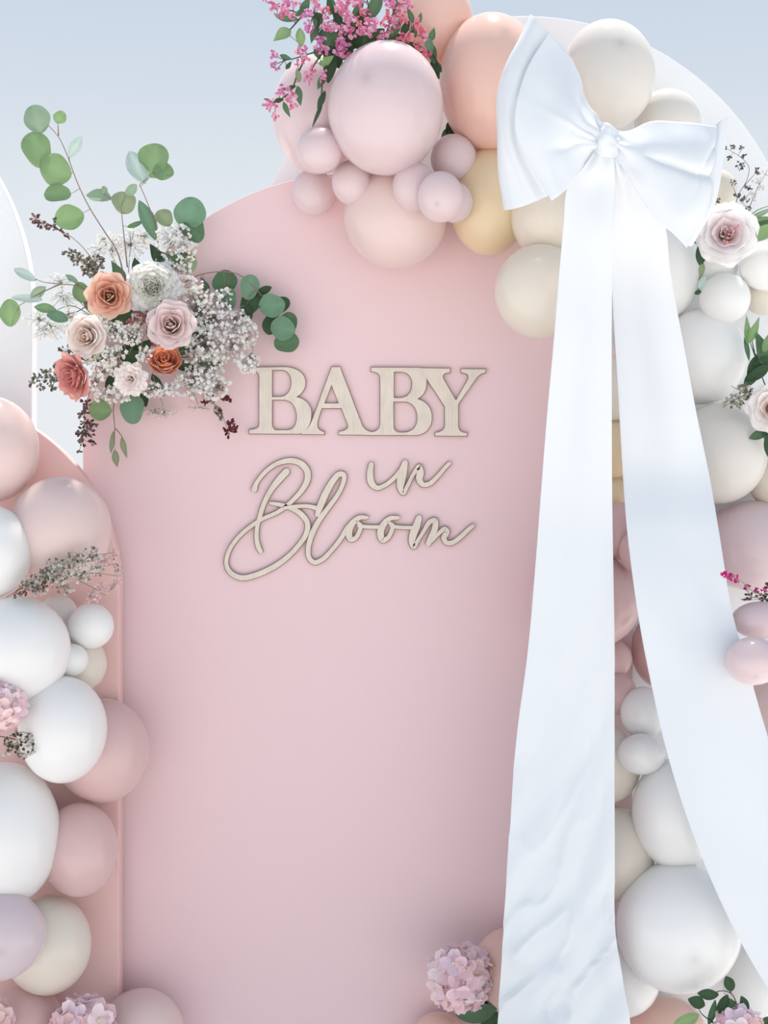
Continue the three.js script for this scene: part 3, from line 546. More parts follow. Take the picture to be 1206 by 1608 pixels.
// ------------------------------------------------------------------ the bouquet on the left shoulder of the tall pink panel
{
  const EU = 'eucalyptus branches of the left bouquet', FL = 'flowers of the left bouquet', GY = 'white sprigs of the left bouquet', SE = 'seeded sprigs of the left bouquet';
  // eucalyptus
  branch('tallest eucalyptus branch, reaching up to the left against the sky', EU, 0.06, [[[196, 440, -0.02], [184, 395], [163, 362], [140, 325], [122, 288], [104, 240], [92, 215], [76, 197]], [[92, 213], [91, 196]]], [
    [58, 187, 46, 40, 110, 0.3, 0.1, 'sage'], [94, 184, 21, 20, 60, 0.2, 0, 'fresh'], [59, 235, 58, 44, 105, 0.2, 0.1, 'green'], [87, 266, 52, 48, 160, -0.3, 0.1, 'green'], [118, 231, 40, 18, 58, 0.4, 0, 'pale', 'oval'], [90, 304, 42, 34, 175, 0.4, 0, 'green'], [109, 342, 46, 41, 200, 0.1, 0.1, 'fresh'],
  ], { seed: 3 });
  branch('eucalyptus branch with three leaf pairs rising above the white blossoms', EU, 0.07, [[[238, 430, -0.03], [248, 385], [241, 345], [228, 310], [219, 290]], [[200, 420, -0.03], [192, 345], [190, 325]]], [
    [155, 308, 40, 27, 170, 0.5, 0, 'sage', 'oval'], [163, 299, 14, 12, 80, 0.6, 0, 'sage'], [195, 318, 36, 38, 95, 0.3, 0, 'olive'], [206, 298, 24, 18, 40, 0.7, 0, 'sage', 'oval'], [216, 262, 58, 36, 115, 0.4, 0, 'pale', 'oval', 0.004], [243, 252, 54, 50, 80, -0.2, 0.1, 'green'], [256, 270, 34, 34, 0, -0.4, 0, 'green', 'round', 0.006], [232, 345, 68, 26, 112, 0.5, 0, 'bluegreen', 'oval'], [213, 352, 28, 10, 20, 0.8, 0, 'deep', 'lance'],
  ], { seed: 5 });
  branch('eucalyptus branch with two large leaves crossing the top edge of the pink panel', EU, 0.07, [[[256, 440, -0.03], [262, 400], [276, 368], [288, 352]]], [
    [298, 335, 52, 48, 80, 0.25, 0.1, 'bluegreen', 'round', 0.006], [302, 358, 50, 38, -60, -0.3, 0, 'deep'], [258, 342, 30, 28, 120, 0.3, 0, 'olive'], [298, 414, 34, 24, 70, 0.4, 0, 'olive', 'oval'], [272, 408, 50, 22, 20, 0.3, 0, 'deep', 'oval'], [252, 408, 34, 26, 120, 0.4, 0, 'dark', 'oval'],
  ], { seed: 7 });
  branch('eucalyptus branch arching to the right and drooping over the pink panel', EU, 0.045, [[[262, 470, -0.02], [300, 437, 0], [340, 427, 0.01], [372, 430, 0.01], [400, 452, 0.012], [424, 482, 0.01], [440, 510, 0.005], [448, 532]]], [
    [353, 443, 38, 38, 100, 0.1, 0.1, 'deep'], [359, 468, 34, 30, -70, 0.3, 0, 'bluegreen'], [392, 451, 40, 30, 75, 0.25, 0.1, 'bluegreen', 'round', 0.014], [414, 456, 28, 14, 20, 0.5, 0, 'dark', 'oval'], [396, 475, 46, 34, -120, 0.3, 0, 'dark'], [389, 492, 32, 22, -80, 0.4, 0, 'dark', 'oval'], [427, 480, 42, 36, 10, 0.15, 0.1, 'bluegreen', 'round', 0.018], [438, 478, 36, 26, 20, 0.3, 0, 'dark'], [426, 508, 36, 28, -110, 0.3, 0, 'dark'], [444, 516, 40, 36, -10, 0.1, 0.1, 'bluegreen', 'round', 0.014], [451, 506, 34, 30, 60, 0.3, 0, 'deep', 'round', 0.004], [450, 538, 40, 32, 5, 0.15, 0, 'deep', 'round', 0.002], [321, 447, 30, 12, 115, 0.3, 0, 'deep', 'pointed'],
  ], { seed: 9 });
  branch('eucalyptus branch reaching left past the white panel edge', EU, 0.06, [[[150, 470, -0.02], [124, 450], [95, 446], [68, 443], [56, 438]], [[95, 446], [60, 462], [30, 480]], [[150, 470, -0.02], [120, 490], [100, 494]]], [
    [39, 431, 40, 17, 150, 0.3, 0, 'pale', 'oval'], [60, 459, 30, 17, 35, 0.4, 0, 'sage', 'oval'], [42, 469, 50, 14, 175, 0.2, 0, 'pale', 'oval'], [16, 491, 44, 31, 95, 0.2, 0, 'fresh', 'round'], [71, 484, 36, 17, 170, 0.3, 0, 'green', 'oval'], [90, 498, 36, 20, 165, 0.3, 0, 'bluegreen', 'oval', 0.004], [127, 459, 34, 26, 110, 0.3, 0, 'green', 'round'], [113, 438, 26, 11, 145, 0.5, 0, 'sage', 'oval'],
  ], { seed: 11 });
  branch('eucalyptus twig hanging below the bouquet with two round and three narrow leaves', EU, 0.05, [[[186, 560, -0.02], [182, 610], [178, 645], [180, 668], [180, 690]], [[180, 672], [190, 683], [194, 692]], [[205, 590, -0.02], [206, 618]]], [
    [157, 644, 36, 33, 180, 0.1, 0, 'green', 'round', 0.01], [209, 642, 48, 38, -85, 0.1, 0.1, 'bluegreen', 'round', 0.01], [176, 695, 36, 9, -98, 0.2, 0, 'olive', 'lance'], [182, 720, 28, 12, -80, 0.2, 0, 'olive', 'lance'], [195, 703, 34, 10, -75, 0.2, 0, 'olive', 'lance'],
  ], { seed: 13 });
  // dark filler leaves among the flower heads
  branch('dark green leafy twig filling the heart of the bouquet between the roses', EU, 0.035, [[[190, 560, -0.02], [205, 540], [235, 470], [215, 420]], [[205, 540], [300, 560], [330, 530]]], [
    [205, 545, 46, 22, 60, 0.3, 0, 'dark', 'lance'], [185, 428, 44, 20, 120, 0.3, 0, 'deep', 'pointed'], [215, 420, 34, 20, 100, 0.3, 0, 'dark', 'pointed'], [300, 540, 60, 18, 40, 0.3, 0, 'deep', 'lance'], [318, 520, 50, 16, 60, 0.3, 0, 'dark', 'lance'], [290, 575, 46, 18, -20, 0.3, 0, 'dark', 'lance'], [208, 560, 40, 24, 10, 0.2, 0, 'dark', 'lance', 0.03], [165, 560, 44, 20, 200, 0.3, 0, 'deep', 'lance'], [150, 558, 50, 26, 190, 0.3, 0, 'dark', 'oval', -0.01], [178, 510, 50, 26, 120, 0.3, 0, 'dark', 'oval', -0.01], [195, 500, 40, 22, 40, 0.3, 0, 'dark', 'oval'], [300, 520, 46, 26, -40, 0.3, 0, 'dark', 'oval', -0.01], [225, 620, 40, 18, -80, 0.2, 0, 'dark', 'oval', -0.01], [225, 545, 40, 20, 40, 0.3, 0, 'dark', 'lance', 0.02], [175, 600, 40, 20, -120, 0.3, 0, 'dark', 'lance'], [248, 605, 40, 16, -60, 0.3, 0, 'dark', 'lance'], [310, 490, 40, 16, 70, 0.3, 0, 'deep', 'lance'], [140, 470, 40, 22, 100, 0.3, 0, 'deep', 'lance'], [330, 570, 40, 14, 0, 0.2, 0, 'deep', 'lance'], [245, 400, 40, 18, 120, 0.3, 0, 'dark', 'lance'],
  ], { seed: 15, name: 'leafy_twig', stem: 'dark' });
  // flower heads
  flower('rose', 'large peach rose at the upper left of the bouquet', 'flower', FL, 172, 465, 0.115, 37, [0.12, -0.05], roseRings(0xe6a487, 0xf4c6ad, 0xf8d5c2, 0.9), { seed: 21, spin: 0.4, squash: 1.14 });
  flower('rose', 'blush white rose with a tan heart, below the peach rose', 'flower', FL, 141, 527, 0.10, 38, [-0.25, -0.15], roseRings(0xf0d2b8, 0xfaece4, 0xfcf4f0), { seed: 22, spin: 1.2 });
  flower('rose', 'pale pink rose right of centre, above the terracotta rose', 'flower', FL, 270, 512, 0.12, 41, [0.05, 0.05], roseRings(0xf2d4d0, 0xf9e6e4, 0xfbeeed), { seed: 23, spin: 2.0, squash: 1.05 });
  flower('rose', 'terracotta orange rose under the pale pink one, seen from its side', 'flower', FL, 259, 574, 0.095, 34, [0.1, 0.55], roseRings(0xd68260, 0xe79c78, 0xefac88, 0.5), { seed: 24, spin: 0.8 });
  flower('rose', 'coral pink rose low at the left of the bouquet, facing down left', 'flower', FL, 124, 588, 0.085, 36, [-0.75, -0.35], roseRings(0xde9089, 0xeaa8a2, 0xf0b9b1, 0.95, 0.05), { seed: 25, spin: 0.2, squash: 1.2 });
  flower('carnation', 'small pinkish white carnation at the bottom of the bouquet', 'flower', FL, 206, 595, 0.115, 29, [0, -0.2], carnationRings(0xf9e2de, 0xfdf6f3), { seed: 26 });
  flower('chrysanthemum', 'white shaggy chrysanthemum at the top of the bouquet', 'flower', FL, 240, 455, 0.095, 43, [0.05, 0.15], [], { seed: 27, fine: [['petals', pomGeometry(5, 240, 0xfbfaf2, 0xffffff), budMaterial]] });
  // gypsophila
  const W = [0xffffff, 0xfdfcfa, 0xfffef8];
  spray('broad cloud of tiny white blossoms right of the roses over the pink panel', GY, 0.06, [[[250, 560, -0.03], [300, 520], [345, 490], [385, 480]], [[250, 560, -0.03], [320, 545], [375, 540], [398, 545]], [[250, 560, -0.03], [310, 580], [345, 600]]], [
    [305, 478, 26, 30, 78], [335, 500, 34, 30, 119], [372, 510, 26, 26, 75], [322, 540, 36, 28, 136], [365, 545, 30, 26, 58], [390, 520, 16, 24, 41], [392, 570, 18, 18, 68], [320, 580, 32, 28, 126], [345, 470, 26, 20, 51], [300, 605, 26, 22, 78], [340, 610, 24, 20, 58], [300, 450, 20, 16, 41]], { size: 3.7, colours: W, seed: 31, thick: 0.06 });
  spray('cluster of tiny white blossoms above the chrysanthemum by the panel edge', GY, 0.075, [[[250, 440, -0.04], [262, 405], [275, 378]]], [[272, 372, 30, 22, 112], [292, 395, 18, 22, 68], [262, 410, 18, 14, 31], [284, 425, 16, 14, 34]], { size: 3.5, colours: W, seed: 32, thick: 0.04 });
  spray('airy white blossoms on thin stalks behind the upper middle of the bouquet', GY, 0.03, [[[200, 450, -0.02], [205, 390], [212, 350]], [[200, 450, -0.02], [175, 400], [160, 372]]], [[205, 385, 26, 26, 68], [228, 372, 18, 20, 44], [180, 390, 22, 20, 51], [165, 375, 16, 14, 24], [150, 395, 18, 14, 27]], { size: 2.7, colours: W, seed: 33 });
  spray('fine white blossoms at the left of the bouquet, pale against the sky', GY, 0.04, [[[150, 500, -0.02], [110, 480], [70, 500], [55, 512]], [[150, 500, -0.02], [105, 458], [88, 462]]], [[100, 470, 26, 16, 58], [95, 440, 22, 12, 34], [60, 500, 24, 14, 41], [85, 520, 30, 14, 51], [110, 500, 18, 14, 37], [70, 525, 20, 10, 20]], { size: 2.5, colours: W, seed: 34, stem: 'green' });
  spray('white blossoms between the peach, pale pink and terracotta roses', GY, 0.105, [[[200, 560, -0.04], [192, 530], [186, 512]], [[200, 560, -0.04], [215, 530]]], [[180, 520, 20, 16, 78], [205, 525, 20, 18, 78], [165, 505, 12, 8, 24], [218, 500, 14, 10, 27], [178, 555, 22, 12, 44], [228, 555, 14, 14, 37]], { size: 3.2, colours: W, seed: 35, thick: 0.03 });
  spray('white blossoms filling the gap between the blush and coral roses', GY, 0.05, [[[190, 560, -0.02], [165, 555], [140, 560]], [[190, 520, -0.02], [150, 490]]], [[158, 558, 20, 14, 44], [138, 562, 14, 10, 22], [120, 552, 10, 8, 12], [150, 505, 16, 12, 24], [112, 520, 12, 14, 22], [128, 500, 14, 10, 18]], { size: 3.1, colours: W, seed: 38, thick: 0.03 });
  spray('white blossoms along the lower left of the bouquet, around the carnation', GY, 0.085, [[[190, 570, -0.03], [160, 590], [150, 612]], [[190, 570, -0.03], [180, 618]]], [[160, 580, 18, 14, 61], [150, 600, 14, 14, 44], [168, 620, 22, 14, 61], [190, 622, 18, 10, 31], [240, 612, 20, 12, 58], [268, 612, 18, 10, 44], [180, 580, 12, 12, 31]], { size: 3.2, colours: W, seed: 36, thick: 0.04 });
  spray('thin tuft of white blossoms trailing below the bouquet over the pink panel', GY, 0.03, [[[240, 590, 0.02], [252, 625], [258, 645]], [[300, 600, 0.02], [312, 640]]], [[256, 648, 22, 9, 48], [312, 640, 18, 5, 20], [240, 645, 14, 8, 17], [300, 622, 8, 10, 17]], { size: 2.3, colours: [0xf6ece8, 0xfbf6f2], seed: 37, thick: 0.02 });
  // seeded sprigs
  const S = { name: 'seeded_sprig', kind: 'bud', partName: 'seeds' };
  spray('brown seeded sprig pointing to the upper left of the bouquet', SE, 0.055, [[[160, 440, -0.02], [138, 398], [112, 372], [84, 356], [56, 342]]], [[56, 343, 8, 8, 16], [66, 352, 9, 7, 14], [80, 358, 9, 6, 12], [92, 362, 8, 5, 8], [86, 346, 4, 5, 5], [105, 372, 6, 5, 4]], { ...S, size: 2.6, colours: [0x8d6a6c, 0x6e5656, 0xa2807f], stem: 'brown', seed: 41, thick: 0.012 });
  spray('greyish seeded plume above the peach rose', SE, 0.05, [[[165, 460, -0.02], [148, 430], [128, 408], [106, 394]]], [[110, 398, 12, 8, 18], [124, 408, 14, 10, 28], [140, 416, 14, 12, 34], [150, 426, 14, 12, 30], [136, 428, 12, 8, 16], [152, 408, 12, 12, 20]], { ...S, size: 2.7, colours: [0xa19a8c, 0x877d70, 0xb9b6a6, 0x8f6f6c, 0xd7d6c8], stem: 'green', seed: 42, thick: 0.025 });
  spray('grey green seeded sprig reaching to the lower left of the bouquet', SE, 0.055, [[[120, 560, -0.02], [96, 584], [74, 594], [50, 602]], [[90, 588], [82, 608]]], [[48, 601, 6, 6, 8], [58, 593, 8, 6, 10], [72, 584, 9, 7, 14], [80, 596, 10, 8, 16], [64, 608, 6, 5, 6], [82, 608, 7, 7, 9], [90, 580, 7, 8, 10], [104, 548, 12, 6, 16], [116, 548, 6, 6, 8]], { ...S, size: 2.7, colours: [0x8f9083, 0x77796a, 0xa58a88, 0xb5b9ac], stem: 'green', seed: 43, thick: 0.015 });
  spray('brown seeded sprig hanging straight down below the coral rose', SE, 0.05, [[[146, 600, 0.01], [136, 632], [132, 660], [130, 690], [124, 710]]], [[134, 634, 9, 8, 14], [130, 650, 9, 8, 16], [138, 664, 11, 8, 18], [128, 678, 9, 8, 18], [140, 680, 9, 8, 12], [146, 694, 6, 6, 7], [130, 694, 8, 6, 10], [124, 708, 4, 5, 5], [148, 668, 5, 4, 5]], { ...S, size: 2.6, colours: [0x84676a, 0x6b5658, 0x9b7f84, 0x8a8578], stem: 'brown', seed: 44, thick: 0.015 });
  spray('dark red seeded sprig pointing to the lower right over the pink panel', SE, 0.04, [[[300, 590, 0], [330, 625], [350, 655], [360, 685]], [[322, 612], [348, 628]], [[310, 600], [322, 632]]], [[362, 664, 7, 7, 16], [360, 676, 10, 6, 16], [368, 672, 5, 5, 8], [359, 686, 3, 5, 4], [354, 626, 5, 5, 10], [363, 628, 3, 4, 5], [321, 632, 5, 4, 9], [345, 648, 5, 7, 6]], { ...S, size: 2.5, colours: [0x7d2f38, 0x94404a, 0x6c3a3a], stem: 'grey', seed: 45, thick: 0.01 });
  spray('olive seed tips among the stalks at the lower right of the bouquet', SE, 0.042, [[[290, 580, -0.01], [325, 620], [342, 645], [350, 662]]], [[340, 645, 6, 9, 10], [350, 655, 5, 8, 8], [332, 630, 6, 8, 8], [346, 610, 6, 5, 5]], { ...S, size: 2.2, colours: [0x8f8b74, 0xa09a85], stem: 'grey', seed: 46, thick: 0.01 });
  spray('reddish pink seeded sprig in the middle of the bouquet between the roses', SE, 0.13, [[[222, 545, -0.05], [226, 515], [222, 495]]], [[222, 492, 12, 7, 18], [230, 506, 9, 8, 16], [236, 522, 8, 10, 18], [208, 504, 9, 6, 12], [240, 538, 5, 7, 8]], { ...S, size: 2.6, colours: [0xb4585e, 0xc46f72, 0x8f6a66, 0x9e5a5c], stem: 'grey', seed: 47, thick: 0.015 });
}
// ------------------------------------------------------------------ pink blossom sprigs over the top balloons
const pinkCluster = [0, 1, 2].map((v) => { const r = rng(900 + v), list = [], cols = [0xf09cc3, 0xf5b2cf, 0xe77fab, 0xf8c6da].map(C); for (let i = 0; i < 9; i++) { const d = V((r() - 0.5) * 1.7, (r() - 0.5) * 1.7, r() * 0.7 - 0.1), g = ROSETTE[Math.floor(r() * 4)].clone(), s = 0.34 + r() * 0.12; g.applyMatrix4(new THREE.Matrix4().compose(d, new THREE.Quaternion().setFromUnitVectors(V(0, 0, 1), V(d.x * 0.7, d.y * 0.7, 0.8).normalize()), V(s, s, s))); list.push(colored(g, cols[Math.floor(r() * 4)])); } return mergeGeometries(list); });
const pinkPetal = soft(0xffffff, 0.3, { vertexColors: true }), coralTint = soft(0xffdcd4, 0.3, { vertexColors: true }), lilacTint = soft(0xf4e2fb, 0.3, { vertexColors: true });
function blossomSprig(label, depth, paths, clusters, leaves, seed) {
  const t = new THREE.Group(), geos = [], lines = [], r = rng(seed), px = ([x, y]) => [400 + x * 0.2488, y * 0.2488];
  for (const path of paths) { const p = path.map(([x, y, dz = 0]) => at(...px([x, y]), depth + dz)); geos.push(tube(p, 0.0022, 5, 0, 0.0012)); lines.push((p.length > 2 ? new THREE.CatmullRomCurve3(p) : new THREE.LineCurve3(...p)).getPoints(24)); }
  clusters.forEach(([x, y, s = 1, tone = 0], i) => {
    const z = depth + 0.012 + (r() - 0.3) * 0.03, p = at(...px([x, y]), z), m = part('blossom', pinkCluster[i % 3], [pinkPetal, coralTint, lilacTint][tone], t), R = 10 * s * mpp(z);
    m.position.copy(p); m.scale.set(R, R, R); m.rotation.set((r() - 0.5) * 0.8, (r() - 0.5) * 0.8, r() * 6);
    let best = lines[0][0]; for (const l of lines) for (const q of l) if (q.distanceTo(p) < best.distanceTo(p)) best = q;
    geos.push(twig(best, p, 0.0011));
  });
  addLeaves(t, leaves.map(([x, y, len, wid, deg, colour = 'dark', kind = 'pointed', dz = 0, roll = 0.3]) => [...px([x, y]), len * 0.2488, wid * 0.2488, deg, roll, 0.1, colour, kind, dz]), lines, depth, seed, 'dark', geos);
  part('stem', merged(geos), STEM.dark, t);
  top(t, 'blossom_sprig', label, 'sprig', 'pink blossom sprigs over the top balloons');
}
blossomSprig('pink blossom sprig drooping furthest left over the half hidden balloon', 0.27, [[[560, 330, -0.1], [380, 330], [250, 370], [190, 380]], [[330, 340, -0.02], [270, 470], [235, 560], [190, 610], [130, 640]], [[430, 330, -0.02], [360, 440], [345, 520]], [[480, 360, -0.04], [440, 450], [428, 510], [420, 600], [400, 700]]], [
  [125, 350, 0.8, 2], [120, 412, 0.7, 2], [142, 432, 0.5, 2], [178, 575, 1, 2], [150, 590, 0.6], [225, 622, 1.1], [242, 670, 0.9], [76, 668, 0.9], [122, 660, 0.9], [126, 735, 0.7], [92, 690, 0.5], [270, 318, 0.8], [314, 312, 0.9, 2], [322, 368, 0.9], [268, 392, 0.6, 2], [345, 490, 1], [366, 440, 0.8], [350, 515, 0.6], [430, 462, 0.7], [430, 505, 0.6]],
  [[198, 362, 90, 30, -20, 'deep', 'lance'], [214, 412, 60, 28, 55, 'dark', 'lance'], [275, 475, 90, 40, 100, 'olive', 'lance'], [280, 605, 130, 50, -80, 'deep', 'lance', -0.01], [202, 692, 110, 34, -65, 'deep', 'lance'], [232, 552, 60, 28, 10, 'dark', 'lance'], [80, 632, 50, 22, 160, 'dark', 'lance'], [155, 632, 60, 30, 10, 'dark', 'lance'], [420, 520, 110, 60, -120, 'deep'], [420, 640, 150, 44, -108, 'dark', 'lance'], [395, 730, 170, 26, -112, 'dark', 'lance'], [480, 430, 200, 90, -100, 'dark', 'oval', -0.03], [455, 380, 110, 60, 30, 'fresh', 'pointed', -0.01], [520, 360, 160, 80, -80, 'dark', 'oval', -0.04]], 61);
blossomSprig('pink blossom sprig at the upper left end with two light green leaves', 0.25, [[[520, 260, -0.08], [400, 120], [300, 90], [210, 60], [70, 10]], [[300, 100], [230, 180], [200, 210]]], [
  [70, 0, 0.7], [115, 50, 1], [215, 15, 1.1, 2], [180, 45, 0.9], [205, 85, 1.1], [168, 90, 0.8], [252, 18, 0.9], [240, 100, 0.7], [335, 110, 1.2, 2], [335, 160, 1, 2], [340, 195, 0.7, 2], [390, 20, 1], [395, 55, 0.8], [455, 70, 0.8, 1], [420, 270, 1, 2], [412, 305, 0.9], [440, 325, 1, 2], [390, 255, 0.6, 2], [380, 10, 0.7, 1], [445, 110, 0.6]],
  [[172, 222, 135, 88, 215, 'fresh', 'pointed', 0.01, 0.15], [290, 235, 120, 62, 95, 'fresh', 'oval', 0.01, 0.15], [205, 112, 150, 50, -10, 'deep', 'oval', -0.005], [320, 30, 120, 60, 60, 'deep'], [398, 140, 130, 70, -100, 'deep'], [450, 232, 140, 100, -80, 'deep', 'oval', -0.01], [375, 220, 120, 60, -110, 'deep'], [470, 30, 130, 40, 100, 'dark', 'lance'], [300, 70, 110, 40, 30, 'deep'], [400, 100, 110, 36, -20, 'dark', 'lance'], [140, 100, 60, 26, 140, 'olive'], [480, 330, 160, 100, -95, 'dark', 'oval', -0.03], [400, 340, 100, 50, -70, 'deep']], 62);
blossomSprig('dense pink blossom sprig in the middle above the big dusty balloon', 0.24, [[[660, 300, -0.08], [620, 200], [590, 90], [580, 0], [590, -60]], [[660, 300, -0.08], [690, 180], [720, 60], [700, -40]]], [
  [525, 45, 0.9], [555, 25, 1.2], [605, 15, 1.1], [560, 75, 1], [582, 100, 1.1], [610, 130, 0.9], [465, 160, 1], [450, 172, 0.7], [500, 185, 1], [545, 182, 1], [585, 165, 1], [560, 205, 0.8], [612, 225, 1.1], [685, 78, 0.9, 1], [690, 10, 1], [650, 20, 0.8], [670, 185, 1.1], [700, 195, 1.2], [720, 135, 1.2], [748, 155, 1.2], [730, 205, 0.9], [660, 150, 0.6, 1], [550, 270, 1.1, 2], [525, 315, 1, 2], [575, 295, 0.8, 2], [570, 345, 1], [540, 250, 0.7, 2], [640, 120, 0.6]],
  [[755, 45, 190, 90, 60, 'deep', 'oval', -0.01], [640, 150, 150, 60, 70, 'deep', 'oval', -0.01], [520, 110, 140, 60, 110, 'dark', 'oval', -0.01], [490, 40, 120, 50, 100, 'deep', 'oval', -0.01], [600, 270, 190, 100, 20, 'dark', 'oval', -0.03], [680, 260, 170, 90, 10, 'dark', 'oval', -0.03], [650, 60, 120, 50, 50, 'deep', 'oval', -0.01], [500, 250, 150, 80, -60, 'deep', 'oval', -0.02], [760, 220, 140, 70, 30, 'dark', 'oval', -0.03], [540, 150, 130, 40, -20, 'dark', 'lance'], [620, 180, 110, 40, 20, 'dark', 'lance'], [590, 320, 130, 60, 60, 'dark', 'oval', -0.02], [690, 130, 140, 60, 120, 'dark', 'oval', -0.01], [580, 220, 160, 90, 0, 'dark', 'oval', -0.03]], 63);
blossomSprig('rosy blossom sprig leaning right towards the peach balloon', 0.22, [[[800, 320, -0.06], [840, 180], [880, 60], [900, -30]], [[860, 320, -0.06], [960, 230], [1030, 180], [1060, 240]], [[900, 330, -0.05], [1040, 330], [1110, 330], [1170, 420]]], [
  [840, 10, 1.1, 2], [860, 25, 0.8], [830, 95, 0.9, 1], [870, 130, 1.2], [890, 155, 0.8], [815, 150, 0.7, 1], [930, 45, 1], [960, 20, 0.9], [975, 45, 0.7], [930, 110, 1, 1], [945, 140, 0.7, 1], [810, 240, 1], [830, 225, 0.7], [930, 250, 1, 1], [985, 240, 0.9, 1], [1028, 160, 1, 1], [1048, 205, 1, 1], [1070, 235, 0.7], [1025, 275, 0.9, 1], [1075, 335, 1, 1], [1060, 350, 0.8, 1], [1020, 310, 0.7, 1], [905, 85, 0.6], [860, 200, 0.6, 1]],
  [[980, 95, 110, 44, 110, 'deep'], [890, 180, 120, 60, 60, 'deep', 'oval', -0.01], [1042, 112, 70, 36, 70, 'deep'], [1120, 215, 90, 48, 70, 'deep'], [1100, 285, 120, 60, 100, 'bluegreen', 'oval', -0.005], [1125, 340, 140, 60, -80, 'deep', 'oval', -0.01], [1145, 420, 100, 60, -50, 'dark', 'oval', -0.02], [870, 260, 160, 90, 20, 'dark', 'oval', -0.03], [960, 300, 150, 80, 10, 'dark', 'oval', -0.03], [780, 290, 140, 80, 20, 'dark', 'oval', -0.03], [1000, 190, 100, 40, 110, 'deep', 'lance'], [900, 30, 130, 50, 80, 'deep', 'oval', -0.01], [1150, 460, 90, 40, -70, 'dark', 'lance', -0.02], [950, 180, 110, 50, 60, 'dark', 'oval', -0.02], [1000, 290, 120, 36, -10, 'dark', 'lance']], 64);
branch('dark leafy twig wedged between the big dusty balloon and the peach one', 'leafy twigs tucked between balloons', 0.10, [[[700, 235], [708, 205], [706, 185]]], [[708, 198, 34, 16, 80, 0.3, 0, 'dark', 'lance'], [714, 206, 30, 18, -50, 0.2, 0, 'dark', 'oval'], [702, 210, 26, 14, -130, 0.2, 0, 'deep', 'oval']], { name: 'leafy_twig', stem: 'dark', seed: 66 });

